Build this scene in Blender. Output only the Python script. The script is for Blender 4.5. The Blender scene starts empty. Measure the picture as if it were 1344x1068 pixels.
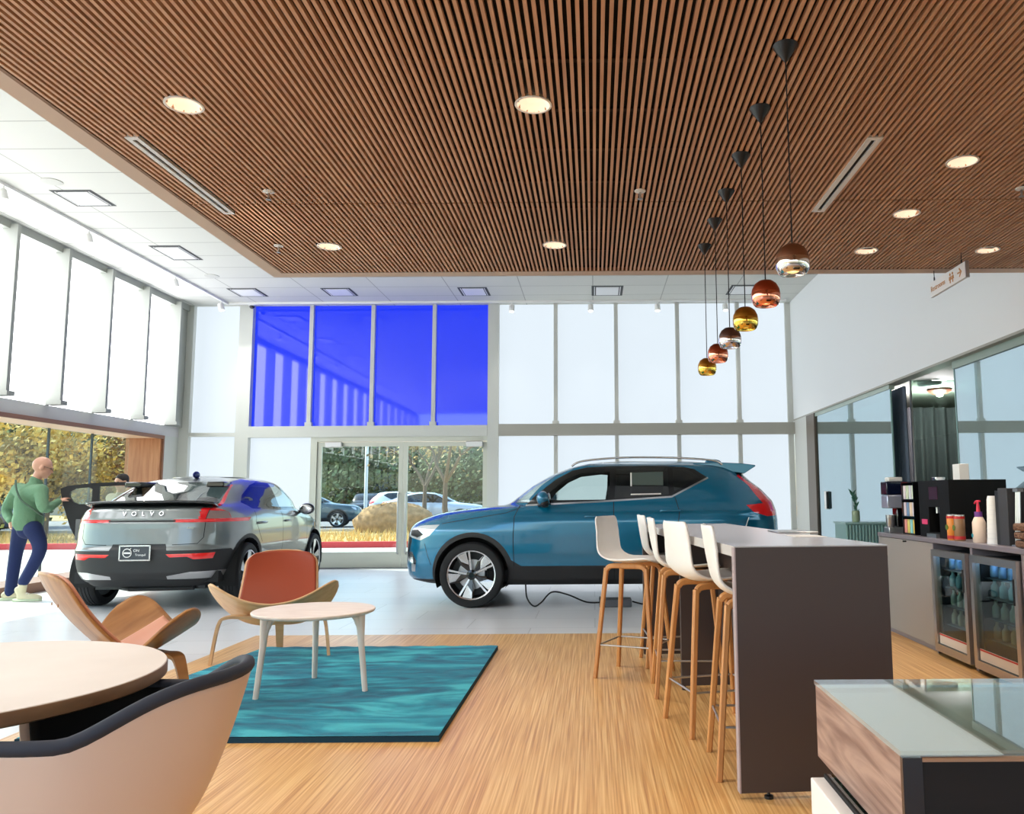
import bpy, bmesh, math, random
from mathutils import Vector, Matrix
random.seed(7)
PI = math.pi
SC = bpy.context.scene
COL = SC.collection

# ------------------------------------------------------------------ camera, world, sun, exposure
cam = bpy.data.cameras.new('camera'); camo = bpy.data.objects.new('camera', cam); COL.objects.link(camo)
F_PX = 1068.0
cam.sensor_fit = 'HORIZONTAL'; cam.sensor_width = 36.0
cam.lens = 36.0 * F_PX / 1344.0
cam.shift_x = (672.0 - 779.0) / 1344.0
cam.clip_start = 0.05; cam.clip_end = 400
camo.location = (0, 0, 1.2)
_p = math.atan(120.0 / F_PX)
camo.rotation_mode = 'QUATERNION'
_F = Vector((0, math.cos(_p), math.sin(_p))); _U0 = Vector((0, -math.sin(_p), math.cos(_p))); _R0 = Vector((1, 0, 0)); _a = 0.0065
_R = _R0 * math.cos(_a) - _U0 * math.sin(_a); _U = _U0 * math.cos(_a) + _R0 * math.sin(_a)
camo.rotation_quaternion = Matrix((_R, _U, -_F)).transposed().to_quaternion()
SC.camera = camo

world = bpy.data.worlds.new('world'); SC.world = world; world.use_nodes = True
_nt = world.node_tree; _bg = _nt.nodes['Background']
_sky = _nt.nodes.new('ShaderNodeTexSky'); _sky.sky_type = 'NISHITA'; _sky.sun_disc = False
_sky.sun_elevation = math.radians(42); _sky.sun_rotation = math.radians(-75); _sky.air_density = 1.0; _sky.dust_density = 1.5
_nt.links.new(_sky.outputs[0], _bg.inputs[0]); _bg.inputs[1].default_value = 0.45

sun = bpy.data.lights.new('sun', 'SUN'); suno = bpy.data.objects.new('sun', sun); COL.objects.link(suno)
sun.energy = 6.5; sun.angle = 0.01; sun.color = (1.0, 0.95, 0.86)
suno.rotation_euler = Vector((0.66, -0.30, -0.62)).to_track_quat('-Z', 'Y').to_euler()

vs = SC.view_settings
vs.view_transform = 'Standard'; vs.look = 'None'; vs.gamma = 1.0; vs.use_curve_mapping = False; vs.exposure = 0.68
SC.cycles.max_bounces = 9; SC.cycles.diffuse_bounces = 4; SC.cycles.glossy_bounces = 5; SC.cycles.transmission_bounces = 8; SC.cycles.transparent_max_bounces = 16
SC.cycles.sample_clamp_indirect = 6.0; SC.cycles.caustics_reflective = False; SC.cycles.caustics_refractive = False

W_LEFT, W_BACK = 3.1, 0.53      # radiance of the daylit frosted panes, left and back wall

# ------------------------------------------------------------------ materials
def lin(c):
    return tuple(((v / 255.0) / 12.92 if v / 255.0 <= 0.04045 else (((v / 255.0) + 0.055) / 1.055) ** 2.4) for v in c) + (1.0,)

def pm(name, rgb, rough=0.5, metal=0.0, coat=0.0, spec=0.5, emit=None, estr=0.0, alpha=1.0, sheen=0.0):
    m = bpy.data.materials.new(name); m.use_nodes = True
    b = m.node_tree.nodes['Principled BSDF']
    b.inputs['Base Color'].default_value = lin(rgb); b.inputs['Roughness'].default_value = rough
    b.inputs['Metallic'].default_value = metal; b.inputs['Coat Weight'].default_value = coat
    b.inputs['Coat Roughness'].default_value = 0.04; b.inputs['Specular IOR Level'].default_value = spec
    b.inputs['Sheen Weight'].default_value = sheen
    if emit: b.inputs['Emission Color'].default_value = lin(emit); b.inputs['Emission Strength'].default_value = estr
    return m

def N(m, t, **kw):
    n = m.node_tree.nodes.new(t)
    for k, v in kw.items():
        if k in n.inputs: n.inputs[k].default_value = v
        else: setattr(n, k, v)
    return n
def L(m, a, b): m.node_tree.links.new(a, b)
def B(m): return m.node_tree.nodes['Principled BSDF']

def grain(m, c1, c2, scale=(1, 1, 1), nscale=4.0, detail=6.0, rough=None, bump=0.0, lo=0.3, hi=0.7, distort=0.0, c3=None):
    tc = N(m, 'ShaderNodeTexCoord'); mp = N(m, 'ShaderNodeMapping'); mp.inputs['Scale'].default_value = scale
    L(m, tc.outputs['Object'], mp.inputs[0])
    no = N(m, 'ShaderNodeTexNoise', Scale=nscale, Detail=detail); no.inputs['Distortion'].default_value = distort
    L(m, mp.outputs[0], no.inputs['Vector'])
    cr = N(m, 'ShaderNodeValToRGB'); cr.color_ramp.elements[0].position = lo; cr.color_ramp.elements[1].position = hi
    cr.color_ramp.elements[0].color = lin(c1); cr.color_ramp.elements[1].color = lin(c2)
    if c3: e = cr.color_ramp.elements.new((lo + hi) / 2); e.color = lin(c3)
    L(m, no.outputs[0], cr.inputs[0]); L(m, cr.outputs[0], B(m).inputs['Base Color'])
    if bump:
        bp = N(m, 'ShaderNodeBump', Strength=bump, Distance=0.01); L(m, no.outputs[0], bp.inputs['Height']); L(m, bp.outputs[0], B(m).inputs['Normal'])
    return m

def wood(name, c1, c2, scale=(1, 1, 1), rough=0.45, nscale=3.0, coat=0.0, distort=0.3):
    return grain(pm(name, c1, rough, coat=coat), c1, c2, scale, nscale, 8.0, distort=distort)

def glass_mat(name, tint, refl=0.1, rough=0.0, reflcol=(255, 255, 255), fres=True, ior=1.5):
    m = bpy.data.materials.new(name); m.use_nodes = True; nt = m.node_tree; nt.nodes.clear()
    o = nt.nodes.new('ShaderNodeOutputMaterial'); mx = nt.nodes.new('ShaderNodeMixShader')
    t = nt.nodes.new('ShaderNodeBsdfTransparent'); g = nt.nodes.new('ShaderNodeBsdfGlossy')
    t.inputs[0].default_value = lin(tint); g.inputs['Color'].default_value = lin(reflcol); g.inputs['Roughness'].default_value = rough
    if fres:
        lw = nt.nodes.new('ShaderNodeLayerWeight'); lw.inputs[0].default_value = 0.5
        pw = nt.nodes.new('ShaderNodeMath'); pw.operation = 'POWER'; pw.inputs[1].default_value = 5.0
        ad = nt.nodes.new('ShaderNodeMath'); ad.operation = 'MULTIPLY_ADD'; ad.use_clamp = True; ad.inputs[1].default_value = 0.9; ad.inputs[2].default_value = 0.03 + refl
        nt.links.new(lw.outputs['Facing'], pw.inputs[0]); nt.links.new(pw.outputs[0], ad.inputs[0]); nt.links.new(ad.outputs[0], mx.inputs[0])
    else: mx.inputs[0].default_value = refl
    nt.links.new(t.outputs[0], mx.inputs[1]); nt.links.new(g.outputs[0], mx.inputs[2]); nt.links.new(mx.outputs[0], o.inputs[0])
    return m

M = {}
M['white'] = pm('white_paint', (238, 238, 236), 0.6)
M['frame'] = pm('window_frame', (208, 210, 204), 0.45)
M['frame2'] = pm('transom_frame', (205, 206, 200), 0.5)
M['doorframe'] = pm('door_frame', (206, 208, 196), 0.4, metal=0.1)
M['wallr'] = pm('wall_white', (238, 240, 240), 0.7)
M['colg'] = pm('column_grey', (172, 170, 160), 0.55)
M['bronze'] = pm('bronze_trim', (112, 102, 90), 0.45)
M['floor'] = pm('floor_tile', (205, 203, 202), 0.28)
def _tile(m, w, h, c1, c2, mc, ms, rough_mix=None, rot=0):
    tc = N(m, 'ShaderNodeTexCoord'); br = N(m, 'ShaderNodeTexBrick'); br.offset = 0.5 if rough_mix is None else rough_mix
    br.inputs['Color1'].default_value = lin(c1); br.inputs['Color2'].default_value = lin(c2); br.inputs['Mortar'].default_value = lin(mc)
    br.inputs['Scale'].default_value = 1.0; br.inputs['Mortar Size'].default_value = ms; br.inputs['Brick Width'].default_value = w; br.inputs['Row Height'].default_value = h
    mp = N(m, 'ShaderNodeMapping'); mp.inputs['Rotation'].default_value = (0, 0, rot); L(m, tc.outputs['Object'], mp.inputs[0]); L(m, mp.outputs[0], br.inputs['Vector'])
    L(m, br.outputs['Color'], B(m).inputs['Base Color'])
_tile(M['floor'], 1.2, 0.6, (228, 227, 229), (220, 219, 222), (200, 199, 200), 0.006)
M['ceil'] = pm('ceiling_tile', (226, 226, 218), 0.8)
_tile(M['ceil'], 1.22, 0.61, (212, 212, 205), (207, 207, 200), (164, 164, 157), 0.008, 0.0)
# strand-woven timber floor, streaks along Y
m = pm('wood_floor', (208, 160, 100), 0.33); M['woodfloor'] = m
tc = N(m, 'ShaderNodeTexCoord'); mp = N(m, 'ShaderNodeMapping'); mp.inputs['Scale'].default_value = (105, 1.3, 1); L(m, tc.outputs['Object'], mp.inputs[0])
n1 = N(m, 'ShaderNodeTexNoise', Scale=1.0, Detail=6.0); L(m, mp.outputs[0], n1.inputs['Vector'])
cr = N(m, 'ShaderNodeValToRGB'); cr.color_ramp.elements[0].position = 0.30; cr.color_ramp.elements[1].position = 0.66
cr.color_ramp.elements[0].color = lin((188, 132, 78)); cr.color_ramp.elements[1].color = lin((240, 198, 136)); e = cr.color_ramp.elements.new(0.47); e.color = lin((217, 166, 102))
L(m, n1.outputs[0], cr.inputs[0]); L(m, cr.outputs[0], B(m).inputs['Base Color'])
M['slat'] = wood('ceiling_slat', (188, 140, 108), (216, 172, 138), (30, 1.5, 30), 0.55, 1.0)
M['slatback'] = pm('slat_backing', (16, 12, 11), 0.9)
M['trimwood'] = pm('ceiling_edge_trim', (205, 178, 156), 0.6)
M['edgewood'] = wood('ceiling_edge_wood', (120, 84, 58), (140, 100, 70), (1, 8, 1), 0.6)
M['portal'] = wood('portal_wood', (176, 112, 74), (206, 146, 104), (12, 12, 0.9), 0.5, 1.6)
M['portald'] = wood('portal_edge_wood', (132, 92, 70), (150, 106, 82), (10, 1, 10), 0.5, 1.6)
M['glass'] = glass_mat('clear_glass', (232, 242, 238), 0.0)
M['glassjoint'] = pm('glass_joint', (60, 75, 80), 0.4)
M['officeglass'] = glass_mat('reflective_glass', (190, 214, 216), 0.70, 0.012, (224, 240, 244), False)
M['pane_left'] = pm('frosted_pane_left', (240, 242, 245), 0.35, emit=(250, 252, 255), estr=W_LEFT)
M['pane_back'] = pm('frosted_pane_back', (120, 124, 130), 0.5, emit=(234, 246, 255), estr=W_BACK, spec=0.1)
M['pane_blue'] = pm('blue_film_pane', (8, 10, 90), 0.04, emit=(30, 58, 245), estr=0.60, spec=0.8)
M['chrome'] = pm('chrome', (225, 225, 228), 0.12, 1.0)
M['steel'] = pm('brushed_steel', (190, 190, 192), 0.32, 0.9)
M['black'] = pm('black_plastic', (18, 18, 20), 0.4)
M['blackgloss'] = pm('black_gloss', (10, 10, 13), 0.12, coat=0.5)
M['blackmatt'] = pm('black_matt', (14, 14, 15), 0.85)
M['rubber'] = pm('tyre_rubber', (28, 28, 30), 0.75)
M['grille'] = pm('white_plastic', (232, 232, 232), 0.4)
M['lamp_glow'] = pm('lamp_glow', (235, 215, 196), 0.5, emit=(255, 222, 192), estr=0.55)

# ------------------------------------------------------------------ mesh helpers
def box(bm, x0, x1, y0, y1, z0, z1, mat=None):
    vs_ = [bm.verts.new(c) for c in ((x0, y0, z0), (x1, y0, z0), (x1, y1, z0), (x0, y1, z0), (x0, y0, z1), (x1, y0, z1), (x1, y1, z1), (x0, y1, z1))]
    if mat is not None:
        for v in vs_: v.co = mat @ v.co
    fs = []
    for f in ((0, 3, 2, 1), (4, 5, 6, 7), (0, 1, 5, 4), (1, 2, 6, 5), (2, 3, 7, 6), (3, 0, 4, 7)): fs.append(bm.faces.new([vs_[i] for i in f]))
    return fs

def prism(bm, poly, axis, a, b):
    """extrude 2D polygon along axis ('x': poly=(y,z); 'y': poly=(x,z); 'z': poly=(x,y))"""
    def p3(p, t): return {'x': (t, p[0], p[1]), 'y': (p[0], t, p[1]), 'z': (p[0], p[1], t)}[axis]
    A = [bm.verts.new(p3(p, a)) for p in poly]; Bv = [bm.verts.new(p3(p, b)) for p in poly]
    n = len(poly)
    bm.faces.new(A[::-1]); bm.faces.new(Bv)
    for i in range(n): bm.faces.new((A[i], A[(i + 1) % n], Bv[(i + 1) % n], Bv[i]))

def lathe(bm, prof, n=32, c=(0, 0, 0), axis='z', cap=True):
    rings = []
    for r, h in prof:
        ring = []
        for i in range(n):
            a = 2 * PI * i / n; u, v = r * math.cos(a), r * math.sin(a)
            p = {'z': (u, v, h), 'y': (u, h, v), 'x': (h, u, v)}[axis]
            ring.append(bm.verts.new((c[0] + p[0], c[1] + p[1], c[2] + p[2])))
        rings.append(ring)
    for a_, b_ in zip(rings, rings[1:]):
        for i in range(n): bm.faces.new((a_[i], a_[(i + 1) % n], b_[(i + 1) % n], b_[i]))
    if cap:
        bm.faces.new(rings[0][::-1]); bm.faces.new(rings[-1])
    return rings

def tube(bm, pts, r, n=10, cap=True, flat=1.0):
    """swept tube; r number or list"""
    pts = [Vector(p) for p in pts]; R = r if isinstance(r, (list, tuple)) else [r] * len(pts)
    t0 = (pts[1] - pts[0]).normalized(); up = Vector((0, 0, 1)) if abs(t0.z) < 0.9 else Vector((1, 0, 0))
    s = t0.cross(up).normalized(); rings = []
    for i, p in enumerate(pts):
        if i == 0: t = t0
        elif i == len(pts) - 1: t = (pts[i] - pts[i - 1]).normalized()
        else: t = ((pts[i + 1] - pts[i]).normalized() + (pts[i] - pts[i - 1]).normalized()).normalized()
        s = (s - t * s.dot(t)).normalized(); u = t.cross(s)
        rings.append([bm.verts.new(p + s * math.cos(2 * PI * k / n) * R[i] + u * math.sin(2 * PI * k / n) * R[i] * flat) for k in range(n)])
    for a_, b_ in zip(rings, rings[1:]):
        for k in range(n): bm.faces.new((a_[k], a_[(k + 1) % n], b_[(k + 1) % n], b_[k]))
    if cap: bm.faces.new(rings[0][::-1]); bm.faces.new(rings[-1])

def smoothpath(pts, k=6):
    """Catmull-Rom through pts"""
    P = [Vector(p) for p in pts]; out = []
    for i in range(len(P) - 1):
        p0 = P[max(i - 1, 0)]; p1 = P[i]; p2 = P[i + 1]; p3 = P[min(i + 2, len(P) - 1)]
        for j in range(k):
            t = j / k
            out.append(0.5 * ((2 * p1) + (p2 - p0) * t + (2 * p0 - 5 * p1 + 4 * p2 - p3) * t * t + (3 * p1 - p0 - 3 * p2 + p3) * t ** 3))
    out.append(P[-1]); return out

def ellips(bm, c, r, nu=16, nv=10, rot=None):
    vs_ = bmesh.ops.create_uvsphere(bm, u_segments=nu, v_segments=nv, radius=1.0)['verts']
    for v in vs_:
        co = Vector((v.co.x * r[0], v.co.y * r[1], v.co.z * r[2]))
        if rot is not None: co = rot @ co
        v.co = co + Vector(c)

def grid(bm, fn, nu, nv, closed_u=False):
    vv = [[bm.verts.new(fn(i / nu, j / nv)) for j in range(nv + 1)] for i in range(nu if closed_u else nu + 1)]
    n = len(vv)
    for i in range(n if closed_u else n - 1):
        for j in range(nv): bm.faces.new((vv[i][j], vv[(i + 1) % n][j], vv[(i + 1) % n][j + 1], vv[i][j + 1]))
    return vv

def obj(name, bm, mat, parent=None, smooth=False, bevel=0.0, solid=0.0, subsurf=0, fix=True, bseg=2, soff=0.0):
    if fix: bmesh.ops.recalc_face_normals(bm, faces=bm.faces[:])
    me = bpy.data.meshes.new(name); bm.to_mesh(me); bm.free()
    o = bpy.data.objects.new(name, me); COL.objects.link(o)
    for mm in (mat if isinstance(mat, (list, tuple)) else [mat]): me.materials.append(mm)
    if parent: o.parent = parent
    if smooth:
        for p in me.polygons: p.use_smooth = True
    if subsurf: md = o.modifiers.new('s', 'SUBSURF'); md.levels = subsurf; md.render_levels = subsurf
    if solid: md = o.modifiers.new('t', 'SOLIDIFY'); md.thickness = solid; md.offset = soff
    if bevel:
        md = o.modifiers.new('b', 'BEVEL'); md.width = bevel; md.segments = bseg; md.limit_method = 'ANGLE'; md.angle_limit = math.radians(35)
        if not smooth:
            for p in me.polygons: p.use_smooth = True
            try: me.set_sharp_from_angle(angle=math.radians(35))
            except Exception: pass
    elif smooth:
        try: me.set_sharp_from_angle(angle=math.radians(smooth if smooth is not True else 50))
        except Exception: pass
    return o

def boxo(name, dims, mat, parent=None, bevel=0.0, **k):
    bm = bmesh.new(); box(bm, *dims); return obj(name, bm, mat, parent, bevel=bevel, **k)

def thing(name, label, cat, loc=(0, 0, 0), rz=0.0, group=None, scale=1.0):
    o = bpy.data.objects.new(name, None); COL.objects.link(o); o.empty_display_size = 0.1
    o.location = loc; o.rotation_euler = (0, 0, rz); o.scale = (scale,) * 3
    o['label'] = label; o['category'] = cat
    if group: o['group'] = group
    return o
def tag(o, label, cat, group=None, kind=None):
    o['label'] = label; o['category'] = cat
    if group: o['group'] = group
    if kind: o['kind'] = kind
    return o
def struct(name, bm, mat, **k):
    o = obj(name, bm, mat, **k); o['kind'] = 'structure'; return o
def sbox(name, dims, mat, **k):
    o = boxo(name, dims, mat, **k); o['kind'] = 'structure'; return o
def dup(root, loc=None, rz=None, label=None, group=None, parent=None):
    r = root.copy(); COL.objects.link(r)
    if parent is not None: r.parent = parent
    if loc is not None: r.location = loc
    if rz is not None: r.rotation_euler = (0, 0, rz)
    if label: r['label'] = label
    if group: r['group'] = group
    for ch in list(root.children): dup(ch, parent=r)
    return r
def text(name, s, size, mat, mtx, parent=None, depth=0.001, align='CENTER', sx=1.0, spacing=1.0):
    cu = bpy.data.curves.new(name, 'FONT'); cu.body = s; cu.size = size; cu.extrude = depth; cu.align_x = align; cu.align_y = 'CENTER'; cu.space_character = spacing
    cu.materials.append(mat)
    o0 = bpy.data.objects.new(name, cu); COL.objects.link(o0)
    dg = bpy.context.evaluated_depsgraph_get()
    me = bpy.data.meshes.new_from_object(o0.evaluated_get(dg)); me.name = name
    COL.objects.unlink(o0); bpy.data.objects.remove(o0)
    o = bpy.data.objects.new(name, me); COL.objects.link(o)
    if parent: o.parent = parent
    o.matrix_local = mtx @ Matrix.Diagonal((sx, 1, 1, 1))
    return o
def bake(o):
    dg = bpy.context.evaluated_depsgraph_get(); me = bpy.data.meshes.new_from_object(o.evaluated_get(dg))
    o.modifiers.clear(); o.data = me
    return o

# ------------------------------------------------------------------ room shell
XL, XR, YB, ZC, ZW = -7.5, 3.63, 14.75, 4.77, 3.05
YN = -4.5            # how far the room runs behind the viewpoint
XG = -8.05           # clear glass plane of the left bay
bm = bmesh.new(); box(bm, XG - 0.1, 9.0, YN, YB + 0.12, -0.1, 0.0); struct('floor', bm, M['floor'])
bm = bmesh.new(); box(bm, -3.02, 9.0, YN, 7.43, 0.0, 0.006); struct('floor_wood', bm, M['woodfloor'])
bm = bmesh.new(); box(bm, XG - 0.4, 9.0, YN, YB + 0.3, ZC, ZC + 0.25); struct('ceiling', bm, M['ceil'])
# lowered slatted timber ceiling
WX0, WX1, WY0, WY1 = -2.53, 3.6, YN, 6.49
bm = bmesh.new()
box(bm, WX0, WX1, WY0, WY1, ZW + 0.036, ZW + 0.10)
struct('ceiling_slat_backing', bm, M['slatback'])
CEIL_HOLES = [(a, b, 0.076) for a, b in ((-1.915, 3.64), (-0.275, 3.66), (2.062, 4.35), (2.069, 5.18), (2.073, 5.99), (2.991, 5.99), (-0.277, 5.80), (-1.931, 5.80), (-1.915, 1.5), (-0.275, 1.5), (1.0, 1.5), (2.06, 2.6))]
bm = bmesh.new(); pitch = 0.0328; x = WX0 + 0.01
while x + 0.019 < WX1:
    xc_ = x + 0.008; cuts = [(4.93, 4.945)]
    for lx, ly, lr in CEIL_HOLES:
        if abs(xc_ - lx) < lr + 0.008: h_ = math.sqrt(max(0.0, lr * lr - (xc_ - lx) ** 2)); cuts.append((ly - h_, ly + h_))
    for a0, a1, b0, b1 in ((-2.385, -2.315, 3.97, 5.10), (1.43, 1.51, 4.03, 5.13)):
        if a0 < xc_ < a1: cuts.append((b0, b1))
    y0_ = WY0
    for c0, c1 in sorted(cuts):
        if c0 > y0_: box(bm, x, x + 0.0155, y0_, c0, ZW, ZW + 0.022)
        y0_ = max(y0_, c1)
    box(bm, x, x + 0.0155, y0_, WY1, ZW, ZW + 0.022)
    x += pitch
struct('ceiling_slats', bm, M['slat'])
bm = bmesh.new(); y = 0.6
while y < WY1: box(bm, WX0, WX1, y, y + 0.03, ZW + 0.022, ZW + 0.03); y += 0.45
struct('ceiling_batten', bm, pm('batten_dark', (44, 32, 28), 0.8))
bm = bmesh.new()
box(bm, WX0 - 0.13, WX0 - 0.02, WY0, WY1 + 0.14, ZW, ZW + 0.10); box(bm, WX0 - 0.02, WX1, WY1 + 0.015, WY1 + 0.14, ZW, ZW + 0.10)
struct('trim_1', bm, M['trimwood'])
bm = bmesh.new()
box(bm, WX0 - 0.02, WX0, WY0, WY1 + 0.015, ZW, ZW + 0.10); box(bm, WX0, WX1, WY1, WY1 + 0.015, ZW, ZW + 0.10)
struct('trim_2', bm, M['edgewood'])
bm = bmesh.new(); box(bm, WX0 - 0.13, WX0 - 0.10, WY0, WY1 + 0.14, ZW + 0.10, ZC); box(bm, WX0 - 0.13, XR, WY1 + 0.11, WY1 + 0.14, ZW + 0.10, ZC - 0.9)
# (bulkhead above the lowered ceiling, out of sight from below)
struct('trim_3', bm, M['white'])

# back curtain wall
bm = bmesh.new()
box(bm, XL, -7.32, YB - 0.1, YB + 0.1, 0, ZC)
box(bm, -6.473, -6.23, YB - 0.12, YB + 0.1, 0, ZC)
box(bm, -1.92, -1.722, YB - 0.12, YB + 0.1, 0, ZC)
box(bm, 3.53, XR, YB - 0.05, YB + 0.1, 0, ZC)
struct('wall_back', bm, M['frame'])
bm = bmesh.new()
for x in (-5.165, -4.035, -2.91, -0.686, 0.42, 1.545, 2.65):
    box(bm, x - 0.035, x + 0.035, YB - 0.09, YB + 0.05, 2.53, ZC)
    box(bm, x - 0.06, x + 0.06, YB - 0.11, YB - 0.02, 2.53, 2.60)
for x in (-0.686, 0.42, 1.545, 2.65):
    box(bm, x - 0.035, x + 0.035, YB - 0.09, YB + 0.05, 0, 2.33)
struct('trim_4', bm, M['frame2'])
bm = bmesh.new()
box(bm, -6.23, -1.92, YB - 0.13, YB + 0.05, 2.33, 2.53); box(bm, -7.32, -6.473, YB - 0.09, YB + 0.05, 2.355, 2.425)
box(bm, -7.32, XR, YB - 0.06, YB + 0.05, 0, 0.08)
struct('trim_5', bm, M['frame'])
sbox('trim_6', (-1.722, XR, YB - 0.13, YB + 0.05, 2.335, 2.545), M['colg'])
wn = 0
def pane(dims, mat):
    global wn
    wn += 1
    return sbox('window_%d' % wn, dims, mat)
px_ = [-7.32, -6.473]
pane((-7.32, -6.473, YB, YB + 0.02, 2.425, ZC), M['pane_back']); pane((-7.32, -6.473, YB, YB + 0.02, 0.08, 2.355), M['pane_back'])
bx = [-6.23, -5.165, -4.035, -2.91, -1.92]
for a, b in zip(bx, bx[1:]): pane((a, b, YB, YB + 0.02, 2.53, ZC), M['pane_blue'])
rx = [-1.722, -0.686, 0.42, 1.545, 2.65, 3.53]
for a, b in zip(rx, rx[1:]):
    pane((a, b, YB, YB + 0.02, 2.545, ZC), M['pane_back']); pane((a, b, YB, YB + 0.02, 0.08, 2.335), M['pane_back'])
pane((-6.23, -5.1, YB, YB + 0.02, 0.08, 2.33), M['pane_back'])
# entrance doors
bm = bmesh.new(); box(bm, -5.10, -4.985, YB - 0.11, YB + 0.06, 0, 2.33); box(bm, -4.985, -1.92, YB - 0.11, YB + 0.06, 2.245, 2.33)
struct('trim_7', bm, M['doorframe'])
def leaf(n, x0, x1, hx):
    bm = bmesh.new(); s = 0.075
    box(bm, x0, x0 + s, YB - 0.08, YB - 0.03, 0.01, 2.235); box(bm, x1 - s, x1, YB - 0.08, YB - 0.03, 0.01, 2.235)
    box(bm, x0 + s, x1 - s, YB - 0.08, YB - 0.03, 0.01, 0.28); box(bm, x0 + s, x1 - s, YB - 0.08, YB - 0.03, 2.16, 2.235)
    d = struct('door_%d' % n, bm, M['doorframe'])
    boxo('door_glass', (x0 + s, x1 - s, YB - 0.06, YB - 0.05, 0.28, 2.16), M['glass'], d)
    bm = bmesh.new(); tube(bm, [(hx, YB - 0.09, 0.25), (hx, YB - 0.15, 0.27), (hx, YB - 0.15, 1.3), (hx, YB - 0.09, 1.32)], 0.014)
    obj('door_handle', bm, M['steel'], d, smooth=True)
    cx = x0 + 0.30 if n == 1 else x1 - 0.22
    boxo('door_closer', (cx - 0.15, cx + 0.15, YB - 0.16, YB - 0.08, 2.14, 2.235), M['steel'], d, bevel=0.01)
leaf(1, -4.98, -3.44, -3.50); leaf(2, -3.43, -1.925, -3.36)
sbox('trim_8', (-5.1, -1.9, YB - 0.30, YB - 0.02, 0.0, 0.012), pm('door_mat', (92, 94, 98), 0.9))

# left wall: frosted clerestory above a timber lined glass bay
bm = bmesh.new()
box(bm, XL - 0.55, XL + 0.0, YN, YB, 2.34, 2.52); box(bm, XL - 0.05, XL, YN, YB, 4.70, ZC)
struct('trim_9', bm, pm('sill_band', (214, 212, 212), 0.6))
y = 14.2; bm = bmesh.new(); ys = []
while y > YN: ys.append(y); y -= 1.03
for y in ys: box(bm, XL, XL + 0.2, y - 0.06, y, 2.52, 4.72); box(bm, XL + 0.02, XL + 0.24, y - 0.1, y + 0.04, 2.52, 2.58)
box(bm, XL - 0.02, XL + 0.06, 14.2, YB, 2.52, ZC); box(bm, XL - 0.02, XL + 0.1, YN, YB, 4.66, ZC)
struct('wall_left', bm, pm('fin_grey', (156, 159, 152), 0.5))
ys2 = [YB - 0.1] + ys + [YN]
for a, b in zip(ys2, ys2[1:]): pane((XL - 0.02, XL, b, a - 0.06 if a != ys2[0] else a, 2.52, 4.66), M['pane_left'])
bm = bmesh.new(); box(bm, XG, XL, 14.1, YB, 0, 2.34); box(bm, XG - 0.4, XG, YN, YB, 2.34, ZC)
struct('wall_left_corner', bm, M['frame'])
bm = bmesh.new()
box(bm, XG - 0.05, XL, 14.06, 14.1, 0.1, 2.30); struct('trim_10', bm, M['portal'])
bm = bmesh.new(); box(bm, XG - 0.05, XL - 0.002, YN, 14.1, 2.285, 2.34)
struct('trim_11', bm, wood('portal_soffit', (214, 176, 146), (228, 192, 162), (10, 1, 10), 0.5))
bm = bmesh.new(); box(bm, XL - 0.002, XL + 0.03, YN, 14.14, 2.275, 2.335); box(bm, XL - 0.002, XL + 0.03, 14.1, 14.14, 0.0, 2.275); struct('trim_12', bm, M['portald'])
bm = bmesh.new(); box(bm, XG - 0.05, XL + 0.03, YN, 14.1, 0.0, 0.13); struct('baseboard_left', bm, M['portald'])
ys3 = []; y = 14.06
while y > YN: ys3.append(y); y -= 1.04
for a, b in zip(ys3, ys3[1:]):
    o = pane((XG, XG + 0.015, b + 0.01, a - 0.01, 0.13, 2.285), M['glass'])
bm = bmesh.new()
for y in ys3[1:]: box(bm, XG - 0.01, XG + 0.02, y - 0.012, y + 0.012, 0.13, 2.285)
struct('trim_13', bm, M['glassjoint'])

# right wall: white bulkhead over reflective office glazing
struct('wall_right', (lambda b: (box(b, XR, XR + 0.16, YN, YB, 2.60, ZC), b)[1])(bmesh.new()), M['wallr'])
sbox('trim_14', (XR, XR + 0.16, YN, YB, 2.575, 2.60), M['colg'])
sbox('trim_15', (XR, XR + 0.15, 13.85, YB - 0.06, 0, 2.575), M['frame2'])
sbox('trim_16', (XR, XR + 0.15, 13.36, 13.85, 0, 2.575), M['bronze'])
sbox('trim_17', (XR + 0.02, XR + 0.09, 9.97, 13.36, 2.52, 2.575), pm('glass_head', (176, 192, 180), 0.4))
sbox('trim_18', (XR + 0.07, XR + 0.15, YN, 8.30, 2.50, 2.575), pm('glass_head_b', (150, 168, 156), 0.4))
pane((XR + 0.03, XR + 0.045, 9.97, 13.36, 0.02, 2.52), M['officeglass'])
pane((XR + 0.09, XR + 0.105, 3.0, 8.30, 0.02, 2.50), M['officeglass'])
pane((XR + 0.09, XR + 0.105, YN, 2.98, 0.02, 2.50), M['officeglass'])
bm = bmesh.new(); box(bm, XR + 0.085, XR + 0.11, 8.29, 8.305, 0.02, 2.5); box(bm, XR + 0.028, XR + 0.047, 9.955, 9.97, 0.02, 2.52)
struct('trim_19', bm, pm('glass_edge', (150, 190, 190), 0.2))
# office room behind the glazing
M['office'] = pm('office_wall', (120, 116, 110), 0.8)
bm = bmesh.new(); box(bm, 8.8, 8.9, YN, YB, 0, 3); box(bm, XR + 0.16, 8.9, YB - 0.02, YB + 0.1, 0, 3); struct('wall_office', bm, M['office'])
sbox('ceiling_office', (XR + 0.16, 8.9, YN, YB, 2.72, 2.8), pm('office_ceiling', (196, 192, 180), 0.8))
pane((4.02, 6.0, 10.2, 10.21, 0.02, 2.66), glass_mat('office_partition', (205, 222, 214), 0.02))
sbox('trim_20', (4.0, 4.02, 10.19, 10.22, 0.0, 2.66), M['steel'])

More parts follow.
